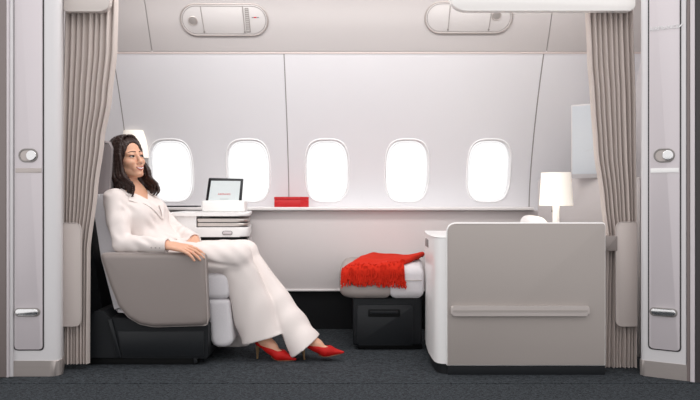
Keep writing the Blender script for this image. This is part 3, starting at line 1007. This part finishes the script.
# partition beyond the cabinet with its television
pt = thing('partition_panel', (1.35, 4.3, 0), 'taupe partition panel behind the lamp carrying the television', 'partition')
pA = Vector((X(536, 4.50), 4.50, 0)); pB = Vector((X(640, 3.80), 3.80, 0))
def part_prism(x0, x1, z0, z1, h0, h1, m, nm, par, rad=.01, bev=.004):
    ax = (pB - pA); Ln = ax.length; ax.normalize(); nn = Vector((-ax.y, ax.x, 0))
    if nn.y > 0: nn = -nn
    bm = new()
    out = rpoly([(x0 * Ln, z0), (x1 * Ln, z0), (x1 * Ln, z1), (x0 * Ln, z1)], rad, 5)
    prism(bm, out, lambda p: pA + ax * p[0] + nn * h1 + Vector((0, 0, p[1])), lambda p: pA + ax * p[0] + nn * h0 + Vector((0, 0, p[1])), bev, 2)
    return mk(nm, bm, m, par)
part_prism(.02, 1.0, 0, .972, -.05, 0.0, 'partition', 'lower_panel', pt, .02, .008)
part_prism(.20, .215, .69, .96, 0.0, .006, 'seam', 'joint', pt, .002, .001)
# television: slightly turned towards the seat
tvd0, tvd1 = 4.14, 4.02
tv = thing('television', (X(586, 4.1), 4.1, Z(178, 4.1)), 'pale screen mounted on the partition above the lamp', 'television')
a0, a1 = Vector((X(571, tvd0), tvd0, 0)), Vector((X(606, tvd1), tvd1, 0))
def tvp(s, z, h):
    ax = (a1 - a0).normalized(); nn = Vector((ax.y, -ax.x, 0))
    return a0 + ax * s + nn * h + Vector((0, 0, z))
LW = (a1 - a0).length
zt0, zt1 = Z(178, tvd0), Z(105, tvd0)
bm = new(); prism(bm, rpoly([(0, zt0), (LW, zt0), (LW, zt1), (0, zt1)], .010, 4), lambda p: tvp(p[0], p[1], 0), lambda p: tvp(p[0], p[1], -.03), .003, 2)
mk('case', bm, 'screen_bezel', tv)
bm = new(); prism(bm, rpoly([(.008, zt0 + .022), (LW - .008, zt0 + .022), (LW - .008, zt1 - .01), (.008, zt1 - .01)], .004, 3), lambda p: tvp(p[0], p[1], .0012), lambda p: tvp(p[0], p[1], -.006))
mk('screen', bm, 'tv_screen', tv)
bm = new()
zc = Z(151, 4.08)
tube(bm, [tvp(.075 + .05 * k / 12, zc + .006 * math.sin(k * 1.7) + .0006 * k, .0015) for k in range(13)], .0011, 5)
mk('screen_script', bm, 'tv_mark', tv, label='faint script on the pale screen')
bm = new(); box(bm, X(606, 4.15), X(616, 4.15), 4.06, wall_y(zt0 + .3) - .002, zt0 + .2, zt0 + .3, .01)
mk('mount', bm, 'screen_bezel', tv)

# ------------------------------------------------------------------ organic surfaces: distance fields + surface nets
def V3(v): return np.array([v[0], v[1], v[2]], np.float32)

class Field:
    def __init__(s, lo, hi, res):
        s.lo = V3(lo); s.res = res
        s.n = np.ceil((V3(hi) - s.lo) / res).astype(int) + 1
        s.D = np.full(tuple(s.n), 0.5, np.float32)
    def region(s, lo, hi):
        a = np.clip(np.floor((V3(lo) - s.lo) / s.res).astype(int), 0, s.n)
        b = np.clip(np.ceil((V3(hi) - s.lo) / s.res).astype(int) + 1, 0, s.n)
        sl = tuple(slice(int(i), int(j)) for i, j in zip(a, b))
        ax = [s.lo[i] + s.res * np.arange(a[i], b[i], dtype=np.float32) for i in range(3)]
        return sl, ax[0][:, None, None], ax[1][None, :, None], ax[2][None, None, :]
    def apply(s, fn, lo, hi, k=0.01, op='add'):
        pad = .03 + k
        sl, x, y, z = s.region(V3(lo) - pad, V3(hi) + pad)
        a = s.D[sl]
        if a.size == 0: return
        b = fn(x, y, z).astype(np.float32)
        if op == 'add':
            h = np.maximum(k - np.abs(a - b), 0) / k
            s.D[sl] = np.minimum(a, b) - h * h * k * .25
        else:
            b = -b
            h = np.maximum(k - np.abs(a - b), 0) / k
            s.D[sl] = np.maximum(a, b) + h * h * k * .25
    def cone(s, a, b, r1, r2, k=.01, op='add', sq=None):
        """tapered capsule; sq = (axis vector, factor) flattens it along that axis"""
        a = V3(a); b = V3(b)
        mid = (a + b) / 2
        def warp(px, py, pz):
            if sq is None: return px, py, pz
            n = V3(sq[0]); n = n / np.linalg.norm(n)
            q = (px * n[0] + py * n[1] + pz * n[2]) * (sq[1] - 1)
            return px + n[0] * q, py + n[1] * q, pz + n[2] * q
        A = np.array(warp(*(a - mid))); B = np.array(warp(*(b - mid))); AB = B - A; L2 = float((AB * AB).sum()) + 1e-12
        def fn(x, y, z):
            px, py, pz = warp(x - mid[0], y - mid[1], z - mid[2])
            px = px - A[0]; py = py - A[1]; pz = pz - A[2]
            t = np.clip((px * AB[0] + py * AB[1] + pz * AB[2]) / L2, 0, 1)
            dx = px - AB[0] * t; dy = py - AB[1] * t; dz = pz - AB[2] * t
            return np.sqrt(dx * dx + dy * dy + dz * dz) - (r1 + (r2 - r1) * t)
        R = max(r1, r2)
        if sq is not None and sq[1] < 1: R = R / sq[1]
        s.apply(fn, np.minimum(a, b) - R, np.maximum(a, b) + R, k, op)
    def ell(s, c, axes, rad, k=.01, op='add'):
        """ellipsoid with three unit axes and radii"""
        c = V3(c); A = [V3(v) for v in axes]
        def fn(x, y, z):
            px = x - c[0]; py = y - c[1]; pz = z - c[2]
            k0 = 0; k1 = 0
            for v, r in zip(A, rad):
                q = (px * v[0] + py * v[1] + pz * v[2]) / r
                k0 = k0 + q * q; k1 = k1 + (q / r) ** 2
            k0 = np.sqrt(k0); k1 = np.sqrt(k1) + 1e-9
            return k0 * (k0 - 1) / k1
        R = max(rad)
        s.apply(fn, c - R, c + R, k, op)
    def plane_cut(s, p, n, k=.004, box_=None):
        """remove what lies on the side n points to"""
        p = V3(p); n = V3(n) / np.linalg.norm(V3(n))
        lo, hi = (s.lo, s.lo + s.res * s.n) if box_ is None else box_
        sl, x, y, z = s.region(lo, hi)
        b = ((x - p[0]) * n[0] + (y - p[1]) * n[1] + (z - p[2]) * n[2]).astype(np.float32)
        s.D[sl] = np.maximum(s.D[sl], b)
    def wobble(s, fn, amp):
        sl, x, y, z = s.region(s.lo, s.lo + s.res * s.n)
        s.D += (fn(x, y, z) * amp).astype(np.float32)
    def sample(s, p):
        i = np.clip(np.round((V3(p) - s.lo) / s.res).astype(int), 0, s.n - 1)
        return float(s.D[tuple(i)])
    def surf(s, p, d):
        """march from p along d until the surface is met"""
        p = Vector(p); d = Vector(d)
        for _ in range(200):
            q = s.sample(p)
            if q < .0015: break
            p = p + d * max(.001, q * .7)
        return p
    def mesh(s, name):
        D = s.D; S = D < 0
        nx, ny, nz = D.shape
        c = S[:-1, :-1, :-1].astype(np.int8)
        tot = np.zeros((nx - 1, ny - 1, nz - 1), np.int8)
        for i in (0, 1):
            for j in (0, 1):
                for k in (0, 1):
                    tot += S[i:nx - 1 + i, j:ny - 1 + j, k:nz - 1 + k]
        act = (tot > 0) & (tot < 8)
        idx = np.argwhere(act)
        ids = np.full(act.shape, -1, np.int32); ids[act] = np.arange(len(idx))
        acc = np.zeros((len(idx), 3), np.float32); cnt = np.zeros(len(idx), np.float32)
        I, J, K = idx.T
        cor = [(i, j, k) for i in (0, 1) for j in (0, 1) for k in (0, 1)]
        for a in cor:
            for ax in range(3):
                if a[ax] == 1: continue
                b = list(a); b[ax] = 1
                va = D[I + a[0], J + a[1], K + a[2]]; vb = D[I + b[0], J + b[1], K + b[2]]
                m = (va < 0) != (vb < 0)
                t = np.where(m, va / np.where(m, va - vb, 1), 0)
                for q in range(3):
                    acc[:, q] += np.where(m, a[q] + (t if q == ax else 0), 0)
                cnt += m
        P = (idx + acc / np.maximum(cnt, 1)[:, None]) * s.res + s.lo
        faces = []
        for ax in range(3):
            o1, o2 = [(1, 2), (2, 0), (0, 1)][ax]
            sl0 = [slice(1, -1)] * 3; sl1 = [slice(1, -1)] * 3
            sl0[ax] = slice(0, -1); sl1[ax] = slice(1, None)
            A = S[tuple(sl0)]; B = S[tuple(sl1)]
            for flip in (False, True):
                e = np.argwhere((A & ~B) if not flip else (~A & B))
                if len(e) == 0: continue
                off = np.array([1, 1, 1]); off[ax] = 0
                e = e + off
                quad = []
                for (u, v) in ((-1, -1), (0, -1), (0, 0), (-1, 0)):
                    q = e.copy(); q[:, o1] += u; q[:, o2] += v
                    quad.append(ids[q[:, 0], q[:, 1], q[:, 2]])
                Q = np.stack(quad, 1)
                if flip: Q = Q[:, ::-1]
                faces.append(Q)
        Fc = np.concatenate(faces); Fc = Fc[(Fc >= 0).all(1)]
        me = bpy.data.meshes.new(name)
        me.vertices.add(len(P)); me.vertices.foreach_set('co', P.astype(np.float32).ravel())
        me.loops.add(Fc.size); me.loops.foreach_set('vertex_index', Fc.astype(np.int32).ravel())
        me.polygons.add(len(Fc)); me.polygons.foreach_set('loop_start', np.arange(0, Fc.size, 4, dtype=np.int32))
        me.update(calc_edges=True); me.validate()
        return me

# ------------------------------------------------------------------ the seated woman
woman = thing('person', (X(165, 3.83), 3.83, .40), 'seated person in a white trouser suit and red heels, hands resting on the armrest', 'person')

# joints
pelvis = at(160, 258, 3.85)
neck0 = at(124.5, 190.5, 3.87)
HC = at(127.5, 158, 3.86)
U = (neck0 - pelvis).normalized()
yawT = math.radians(20)
St = Vector((-math.sin(yawT), -math.cos(yawT), 0)); St = (St - U * St.dot(U)).normalized()
Nt = U.cross(St).normalized()
if Nt.x < 0: Nt = -Nt
shN, shF = at(114.5, 202, 3.735), at(141, 202, 4.02)
elN, elF = at(122.5, 243.5, 3.655), at(178, 233, 3.99)
wrN, wrF = at(167, 245.2, 3.605), at(194.5, 240, 3.80)
hipN, hipF = at(168, 261, 3.77), at(170, 259, 3.93)
knN, knF = at(236.5, 256, 3.73), at(244.5, 254, 3.90)
anN, anF = at(263, 341, 3.768), at(308.5, 341, 3.768)

# head frame
yaw, pit = math.radians(34), math.radians(7)
HF = Vector((math.cos(yaw) * math.cos(pit), -math.sin(yaw) * math.cos(pit), math.sin(pit)))
HS = Vector((-math.sin(yaw), -math.cos(yaw), 0.0))
rollv = math.radians(5)
HU = HS.cross(HF); HU = HU if HU.z > 0 else -HU
HS, HU = (HS * math.cos(rollv) - HU * math.sin(rollv)), (HU * math.cos(rollv) + HS * math.sin(rollv))
def H(f, s_, u): return HC + HF * f + HS * s_ + HU * u
HAX = (HF, HS, HU)

# feet frames: heel tip on the carpet
def foot_frame(heel_px, d, yaw_deg, pitch_deg):
    O = Vector((X(heel_px, d), d, 0.0))
    a = math.radians(yaw_deg); p = math.radians(pitch_deg)
    fx = Vector((math.cos(a) * math.cos(p), math.sin(a) * math.cos(p), math.sin(p)))
    fy = Vector((-math.sin(a), math.cos(a), 0))
    fz = fx.cross(fy)
    def T(x, y, z): return O + (fx * (x - .022) + fy * y + fz * z) * .88
    return T, fx, fy, fz
FN = foot_frame(257.5, 3.775, -14, 0)
FF = foot_frame(304.5, 3.755, -8, 10)

body = Field((-1.48, 3.50, -0.01), (0.02, 4.14, 1.225), .0038)
# torso (under the jacket)
body.ell(pelvis, (St, Nt, U), (.145, .10, .10), .04)
body.ell(pelvis + U * .15, (St, Nt, U), (.115, .085, .15), .05)
body.ell(pelvis + U * .29, (St, Nt, U), (.135, .090, .14), .05)
body.cone(shN, shF, .045, .045, .05)
body.cone(neck0 - U * .03, H(-.02, 0, -.05), .054, .047, .03)
body.ell(neck0 - U * .045 + Nt * .05, (St, Nt, U), (.085, .045, .075), .04)
# arms
for sh, el, wr in ((shN, elN, wrN), (shF, elF, wrF)):
    body.cone(sh, el, .044, .036, .03)
    body.cone(el, wr, .036, .0245, .02)
# legs
for hp, kn, an in ((hipN, knN, anN), (hipF, knF, anF)):
    body.cone(pelvis.lerp(hp, .4), hp, .085, .08, .04)
    body.cone(hp, kn, .078, .052, .04)
    ca = kn.lerp(an, .35)
    body.cone(kn, ca, .044, .038, .03)
    body.cone(ca, an, .038, .029, .03)
for (T, fx, fy, fz), an in ((FN, anN), (FF, anF)):
    body.cone(an, T(.045, 0, .125), .031, .029, .02)
    body.cone(T(.040, 0, .112), T(.105, 0, .082), .027, .026, .02)
    body.cone(T(.040, 0, .150), T(.125, 0, .078), .026, .022, .02)
    body.cone(T(.105, 0, .072), T(.165, 0, .036), .024, .022, .02, sq=(fz, 1.25))
    body.cone(T(.165, 0, .034), T(.215, 0, .018), .020, .009, .01)
# head
body.ell(H(-.014, 0, .030), HAX, (.092, .072, .083), .02)
body.ell(H(.022, 0, -.036), HAX, (.060, .053, .072), .03)
body.cone(H(.079, -.005, -.098), H(.079, .005, -.098), .014, .014, .025)
for s in (-1, 1):
    body.cone(H(.000, s * .047, -.052), H(.062, s * .016, -.098), .015, .012, .025)
    body.ell(H(.057, s * .035, -.032), HAX, (.027, .025, .022), .02)
    body.cone(H(.074, s * .014, .016), H(.062, s * .045, .016), .012, .010, .012)
    # ear
    body.ell(H(-.008, s * .073, -.010), HAX, (.018, .009, .030), .006)
body.cone(H(.084, 0, .004), H(.101, 0, -.032), .0070, .0095, .010)
body.ell(H(.103, 0, -.037), HAX, (.010, .010, .008), .008)
for s in (-1, 1):
    body.ell(H(.092, s * .0105, -.040), HAX, (.009, .007, .0065), .006)
    body.ell(H(.093, s * .030, -.001), HAX, (.013, .0160, .0072), .008, 'sub')
    body.ell(H(.0745, s * .030, .0065), HAX, (.0128, .0140, .0070), .003)
    body.ell(H(.0740, s * .030, -.0110), HAX, (.0120, .0135, .0050), .003)
# mouth: soft muzzle and a cut between the lips
body.ell(H(.074, 0, -.066), HAX, (.020, .032, .022), .015)

# hands
def unit(v): return Vector(v).normalized()
def hand(wr, D, Nb, curls, spread, thumb_side, size=1.0, thumb_dir=None):
    """wr wrist, D towards the fingers, Nb back of the hand"""
    D = unit(D); Nb = unit(Vector(Nb) - D * Vector(Nb).dot(D)); Lt = D.cross(Nb) * thumb_side   # Lt towards the thumb side
    k = .006
    body.cone(wr - D * .01, wr + D * .03 * size, .0225, .024, .012, sq=(Nb, 1.35))
    for q in (-.027, -.009, .009, .027):
        body.cone(wr + D * .018 + Lt * q * .7, wr + D * .082 * size + Lt * q, .0135, .0115, .010, sq=(Nb, 1.1))
    lens = {.029: (.040, .025, .020), .0095: (.045, .029, .022), -.0100: (.041, .027, .021), -.0290: (.032, .021, .018)}
    for n, (q, seg) in enumerate(lens.items()):
        p = wr + D * .086 * size + Lt * q
        ang = 0.0
        sp = spread * q / .03
        for m, l in enumerate(seg):
            ang += curls[n][m]
            dv = unit(D * math.cos(ang) - Nb * math.sin(ang) + Lt * sp)
            p2 = p + dv * l * size
            r0 = (.0088, .0080, .0073)[m]; r1 = (.0080, .0073, .0060)[m]
            body.cone(p, p2, r0, r1, .003)
            p = p2
    td = unit(thumb_dir) if thumb_dir is not None else unit(D * .75 + Lt * .6 - Nb * .25)
    p = wr + D * .026 + Lt * .020
    p1 = p + td * .042; p2 = p1 + unit(td + D * .5) * .030; p3 = p2 + unit(td + D * .8) * .024
    body.cone(p, p1, .0135, .0105, .008); body.cone(p1, p2, .0100, .0088, .003); body.cone(p2, p3, .0086, .0068, .003)
# near (right) hand lies on the front of the armrest, fingers drooping over its end
hand(wrN, Vector((1, -.22, -.14)), Vector((.12, -.42, 1)), [(.20, .28, .20), (.22, .30, .20), (.26, .32, .22), (.32, .34, .24)], .06, -1, 1.15)
# far (left) hand crosses over and rests on the near wrist
hand(wrF, Vector((-.02, -1.0, -.34)), Vector((-.10, -.34, 1)), [(.40, .55, .40), (.38, .55, .40), (.36, .55, .40), (.34, .55, .4)], .05, 1, .92)

bmesh_body = mk('body', body.mesh('body'), 'skin', woman, sharp=180)

# eyes, brows, lips
for s in (-1, 1):
    ec = H(.0745, s * .030, -.001)
    bm = new(); bmesh.ops.create_uvsphere(bm, u_segments=20, v_segments=14, radius=.0118, matrix=Matrix.Translation(ec))
    e = mk('eye', bm, 'eye_white', bmesh_body)
    look = unit(HF * 1 + HS * (-.10))
    bm = new()
    R = look.to_track_quat('Z', 'Y').to_matrix().to_4x4(); R.translation = ec + look * .0092
    bmesh.ops.create_uvsphere(bm, u_segments=16, v_segments=10, radius=.0078, matrix=R @ Matrix.Diagonal((1, 1, .6, 1)))
    mk('iris', bm, 'iris', e)
    bm = new()   # lash line
    tube(bm, [H(.0870 - .018 * abs(q) ** 2, s * (.030 + q * .0160), +.0030 - .0045 * q * q + .001 * q) for q in (-1, -.6, -.2, .2, .6, 1)], lambda t: .0019, 6)
    mk('lash_line', bm, 'brow', e)
    bm = new()
    pts = [body.surf(H(.16, s * (.031 + q * .019), .0205 + .0040 * math.sin((q + 1) * 1.5)), -HF) for q in (-1, -.6, -.2, .2, .6, 1)]
    tube(bm, pts, lambda t: .0030 - .0016 * t, 6)
    mk('eyebrow', bm, 'brow', bmesh_body)
QS = [-1 + k * .125 for k in range(17)]
def lip(nm, hw, u0, cu, r, m, inn=0.0):
    bm = new()
    pts = [body.surf(H(.16, q * hw, u0 + cu * q * q), -HF) - HF * inn for q in QS]
    for _ in range(3):
        pts = [pts[0]] + [(pts[i - 1] + pts[i] * 2 + pts[i + 1]) / 4 for i in range(1, len(pts) - 1)] + [pts[-1]]
    tube(bm, pts, lambda t: .0008 + r * math.sin(math.pi * t) ** .7, 8)
    mk(nm, bm, m, bmesh_body)
lip('upper_lip', .0255, -.0650, .0055, .0036, 'lips')
lip('lower_lip', .0240, -.0768, .0155, .0044, 'lips')
lip('teeth', .0200, -.0708, .0085, .0034, 'teeth', -.0006)

# hair
hair = Field(HC - Vector((.21, .22, .32)), HC + Vector((.25, .21, .17)), .0026)
hair.ell(H(-.026, 0, .034), HAX, (.110, .086, .090), .02)
hair.ell(H(-.065, 0, -.035), HAX, (.090, .092, .095), .03)
hair.ell(H(.110, .010, -.020), HAX, (.080, .066, .113), .010, 'sub')
hair.ell(H(.090, .055, -.05), HAX, (.050, .050, .085), .012, 'sub')
for s in (-1, 1):
    hair.cone(H(-.035, s * .070, -.03), H(.000, s * .078, -.155), .030, .022, .03)
    hair.cone(H(-.05, s * .04, -.05), H(-.035, s * .05, -.16), .035, .025, .03)
rng = random.Random(3)
for layer in range(3):
    for k in range(34):
        phi = math.radians(57 + (300 - 57) * (k + .5 * (layer % 2) + rng.uniform(-.35, .35)) / 33.5)
        c, s_ = math.cos(phi), math.sin(phi)     # c forward, s_ near side
        rr = 1.0 - .07 * layer + rng.uniform(-.03, .04)
        front = max(0, c + .25)
        far = max(0, -s_)
        bk = max(0, -c)
        e1 = Vector((c * .098 - .020 - .008 * bk, s_ * .084, .055))
        e2 = Vector((c * .106 - .026 - .016 * bk, s_ * .096, -.030))
        e3 = Vector((c * .108 - .022 - .022 * bk + .020 * front + .03 * far * front, s_ * .098, -.095))
        e4 = Vector((c * .102 - .012 - .022 * bk + .050 * front + .03 * far * front, s_ * .098, -.150))
        e5 = Vector((c * .074 + .008 - .015 * bk + .065 * front + .03 * far * front, s_ * .088, -.195 - .022 * rng.random() - .015 * front))
        T0 = Vector((.028 + .03 * c, .016 + .012 * s_, .116))
        pts = [T0, T0.lerp(e1, .5) + Vector((0, 0, .024)), e1, e2, e3, e4, e5]
        P_ = []
        ph_ = rng.uniform(-.5, .5)
        for q in range(23):
            x = q / 22 * (len(pts) - 1); i = min(int(x), len(pts) - 2); t = x - i
            p0, p1, p2, p3 = pts[max(0, i - 1)], pts[i], pts[i + 1], pts[min(len(pts) - 1, i + 2)]
            v = (p1 * 2 + (p2 - p0) * t + (p0 * 2 - p1 * 5 + p2 * 4 - p3) * t * t + (p1 * 3 - p0 - p2 * 3 + p3) * t ** 3) * .5
            am = .021 * max(0, q / 22 - .36) / .64
            w1 = math.sin(q * .78 + k * .12 + layer * .6 + ph_ * .6)
            v = Vector((v.x * rr + am * w1, v.y * rr + am * .6 * math.cos(q * .8 + k * .3) * s_, v.z))
            P_.append(H(*v))
        for q in range(22):
            t = q / 22
            r0 = .0055 + .0040 * math.sin(math.pi * min(1, t * 1.02)) - .0022 * max(0, t - .8) / .2
            hair.cone(P_[q], P_[q + 1], r0, r0, .004)
hair.wobble(lambda x, y, z: np.sin(x * 300 + 20 * np.sin(z * 22)) * np.sin(y * 280 + 14 * np.sin(z * 25)), .0013)
mk('hair', hair.mesh('hair'), 'hair', woman, sharp=180)

# jacket
jk = Field((-1.40, 3.50, .38), (-.72, 4.16, 1.00), .0038)
jk.ell(pelvis + Nt * .015 + U * .01, (St, Nt, U), (.170, .125, .11), .05)
jk.ell(pelvis + U * .13 + Nt * .01, (St, Nt, U), (.142, .110, .15), .06)
jk.ell(pelvis + U * .27 + Nt * .005, (St, Nt, U), (.160, .108, .14), .05)
for s in (-1, 1):
    jk.ell(pelvis + U * .245 + Nt * .075 + St * (s * .068), (St, Nt, U), (.068, .058, .068), .05)
shtN = shN + Vector((0, 0, .012)); shtF = shF + Vector((0, 0, .012))
jk.cone(neck0 - U * .035 + St * .05, shtN, .045, .052, .03)
jk.cone(neck0 - U * .035 - St * .05, shtF, .045, .052, .03)
for sh_, el, wr in ((shtN, elN, wrN), (shtF, elF, wrF)):
    dv = (wr - el).normalized()
    m1 = sh_.lerp(el, .5)
    jk.cone(sh_, m1, .058, .057, .022)
    jk.cone(m1, el, .057, .049, .015)
    jk.cone(el, wr - dv * .005, .049, .037, .015)
# jacket skirt over the lap
jk.cone(pelvis + Nt * .06 + St * .06, at(190, 248, 3.80), .09, .055, .04, sq=(Vector((0, 0, 1)), 1.2))
jk.cone(pelvis + Nt * .06 - St * .06, at(190, 245, 3.92), .09, .055, .04, sq=(Vector((0, 0, 1)), 1.2))
# folds
def fold(a, b, r, k=.02, op='sub'):
    jk.cone(a, b, r, r * .6, k, op)
jk.wobble(lambda x, y, z: np.sin((x * .8 + z * .6) * 95 + 2.5 * np.sin(y * 30 + z * 18)) * (.5 + .5 * np.sin(x * 33 - z * 21 + y * 12)), .0032)
# groove between the arm and the body
g0 = shN.lerp(elN, .32) + Nt * .062 + Vector((0, -.02, 0))
fold(g0, elN + Nt * .052 + Vector((.02, -.03, .028)), .015, .014)
# crossing folds at the closure
for q in range(3):
    a = pelvis + U * (.17 - .035 * q) + Nt * .135 + St * (.10 - .02 * q)
    b = pelvis + U * (.13 - .055 * q) + Nt * .135 - St * .02
    fold(a, b, .009, .016)
# cuffs
for el, wr in ((elN, wrN), (elF, wrF)):
    dv = (wr - el).normalized()
    jk.cone(wr + dv * .004, wr + dv * .04, .028, .028, .003, 'sub')
    c_ = wr + dv * .003
    jk.plane_cut(c_, dv, box_=(V3(c_) - .06, V3(c_) + .06))
# neck opening: V
vn = [neck0 + U * .03 + Nt * .03, neck0 - U * .05 + Nt * .10, neck0 - U * .17 + Nt * .150]
jk.cone(neck0 + U * .06, neck0 - U * .02 + Nt * .01, .070, .056, .01, 'sub')
jk.cone(neck0 - U * .015 + Nt * .03, neck0 - U * .06 + Nt * .105, .052, .038, .01, 'sub')
jk.cone(neck0 - U * .06 + Nt * .105, neck0 - U * .215 + Nt * .170 - St * .015, .036, .004, .008, 'sub')
jacket = mk('jacket', jk.mesh('jacket'), 'suit', woman, sharp=180)

# lapels laid on the jacket front
def lapel(sd, su_list, nm):
    bm = new()
    rows = []
    for (u, s0, s1) in su_list:
        row = []
        for q in range(7):
            s_ = s0 + (s1 - s0) * q / 6
            start = neck0 - U * u + Nt * .30 + St * (s_ * sd)
            p = jk.surf(start, -Nt)
            row.append(p + Nt * (.005 + .004 * math.sin(math.pi * q / 6)))
        rows.append(row)
    vs_ = [[bm.verts.new(p) for p in r] for r in rows]
    for i in range(len(vs_) - 1):
        for q in range(6):
            bm.faces.new((vs_[i][q], vs_[i + 1][q], vs_[i + 1][q + 1], vs_[i][q + 1]))
    thicken(bm, .004)
    mk(nm, bm, 'suit', jacket, sharp=60)
prof_l = [(.000, .066, .094), (.025, .062, .108), (.048, .056, .114), (.062, .054, .100), (.068, .052, .100), (.082, .049, .120), (.11, .041, .108), (.14, .032, .090), (.17, .022, .070), (.20, .012, .046), (.225, .002, .024), (.245, -.006, .004)]
lapel(1, prof_l, 'lapel'); lapel(-1, prof_l, 'lapel')
for k in range(3):
    bm = new()
    c_ = elN.lerp(wrN, .70 + .09 * k); c_ = c_ + Vector((0, -.0385 + .002 * k, -.012))
    R = Vector((0, -1, -.2)).to_track_quat('Z', 'Y').to_matrix().to_4x4(); R.translation = c_
    bmesh.ops.create_cone(bm, cap_ends=True, segments=12, radius1=.0055, radius2=.0045, depth=.005, matrix=R)
    mk('cuff_button', bm, 'piping', jacket)

# trousers
tr = Field((-1.20, 3.56, .01), (-.10, 4.12, .76), .0042)
tr.ell(pelvis, (St, Nt, U), (.165, .115, .11), .05)
for hp, kn in ((hipN, knN), (hipF, knF)):
    tr.cone(pelvis.lerp(hp, .5), hp, .10, .102, .04)
    tr.cone(hp, kn, .100, .080, .03)
def leg(kn, hem, r0, r1, flat, k=.02):
    dv = (hem - kn).normalized()
    tr.cone(kn, hem + dv * .05, r0, r1 + (r1 - r0) * .05 / (hem - kn).length, k, sq=(Vector((0, 1, 0)), flat))
hemN = at(263.5, 337.5, 3.765); hemF = at(304.5, 346.5, 3.762)
leg(knN + Vector((.005, 0, -.02)), hemN, .074, .122, 1.35)
leg(knF + Vector((0, 0, -.015)), hemF, .076, .098, 1.08, .012)
# cloth falls straight behind the near knee
tr.cone(at(232, 270, 3.735), at(247, 320, 3.75), .045, .05, .04, sq=(Vector((0, 1, 0)), 1.2))
tr.wobble(lambda x, y, z: np.sin(x * 42 - z * 9 + 3 * np.sin(y * 14 + z * 4)) * np.clip(1.2 - z * 1.6, 0.15, 1), .0045)
tr.wobble(lambda x, y, z: np.sin((x + z) * 70 + 3 * np.sin(y * 22)) * np.exp(-((z - .55) / .10) ** 2), .0014)
# crease below the near hip and behind the knee
tr.cone(at(205, 262, 3.665), at(236, 268, 3.655), .007, .004, .02, 'sub')
tr.cone(at(262, 262, 3.66), at(279, 330, 3.69), .006, .010, .03, 'sub')
dN_ = (hemN - knN).normalized(); dF_ = (hemF - knF).normalized()
midx = X(283, 3.78)
def cut_leg(h, dv, lo, hi):
    tr.plane_cut(h, dv, box_=(lo, hi))
# near hem: cut only around the near leg, far hem around the far leg
nN = Vector((.27, 0, -.96)); nF = Vector((.62, 0, -.78))
sl, gx, gy, gz = tr.region(tr.lo, tr.lo + tr.res * tr.n)
bn = ((gx - hemN.x) * nN.x + (gz - hemN.z) * nN.z)
bf = ((gx - hemF.x) * nF.x + (gz - hemF.z) * nF.z) + 0 * gy
# distance to each leg axis decides which hem applies
def axis_d(a, b):
    a = V3(a); b = V3(b); ab = b - a; ab = ab / np.linalg.norm(ab)
    px, py, pz = gx - a[0], gy - a[1], gz - a[2]
    t = px * ab[0] + py * ab[1] + pz * ab[2]
    return np.sqrt(np.maximum(px * px + py * py + pz * pz - t * t, 0))
near = (axis_d(knN, hemN) - .03) < axis_d(knF, hemF)
tr.D = np.maximum(tr.D, np.where(near, bn + 0 * gy, bf).astype(np.float32))
tr.D = np.maximum(tr.D, (.022 - gz + 0 * gx + 0 * gy).astype(np.float32))
del bn, bf, near
mk('trousers', tr.mesh('trousers'), 'suit', woman, sharp=60)

# shoes
def shoe(fr, nm):
    T, fx, fy, fz = fr
    lo = np.minimum(np.minimum(V3(T(-.03, -.06, -.02)), V3(T(.28, .06, .16))), np.minimum(V3(T(-.03, .06, .16)), V3(T(.28, -.06, -.02)))) - .05
    hi = np.maximum(np.maximum(V3(T(-.03, -.06, -.02)), V3(T(.28, .06, .16))), np.maximum(V3(T(-.03, .06, .16)), V3(T(.28, -.06, -.02)))) + .05
    f = Field(lo, hi, .0026)
    f.cone(T(.034, 0, .118), T(.038, 0, .100), .029, .031, .01)
    f.cone(T(.040, 0, .104), T(.105, 0, .068), .030, .031, .02)
    f.cone(T(.105, 0, .066), T(.165, 0, .034), .031, .036, .02, sq=(fz, 1.2))
    f.cone(T(.165, 0, .030), T(.262, 0, .010), .034, .007, .02, sq=(fz, 1.15))
    # throat opening
    f.cone(T(.010, 0, .185), T(.105, 0, .122), .052, .047, .008, 'sub')
    f.cone(T(.105, 0, .118), T(.160, 0, .083), .043, .030, .012, 'sub')
    # flat sole under ball and arch
    f.plane_cut(T(.165, 0, .002), -fz)
    nrm = (fz * math.cos(.62) + fx * math.sin(.62))
    f.plane_cut(T(.105, 0, .037), -nrm, box_=(V3(T(.07, 0, .05)) - .07, V3(T(.07, 0, .05)) + .07))
    u = mk(nm, f.mesh(nm), 'shoe_red', woman, sharp=180)
    bm = new(); tube(bm, [T(.030, 0, .096), T(.024, 0, .060), T(.022, 0, .030), T(.022, 0, .001)], lambda s: .0125 * (1 - s) ** 1.6 + .0048, 12)
    mk('heel', bm, 'gold', u)
    bm = new()
    outl = [(.115, .022), (.14, .030), (.17, .033), (.20, .027), (.23, .015), (.255, .004)]
    pts = [(x, y) for x, y in outl] + [(x, -y) for x, y in reversed(outl)]
    prism(bm, pts, lambda p: T(p[0], p[1], .0055 + max(0, .15 - p[0]) * .5), lambda p: T(p[0], p[1], .001 + max(0, .15 - p[0]) * .5))
    mk('sole', bm, 'sole_tan', u)
shoe(FN, 'shoe'); shoe(FF, 'shoe')
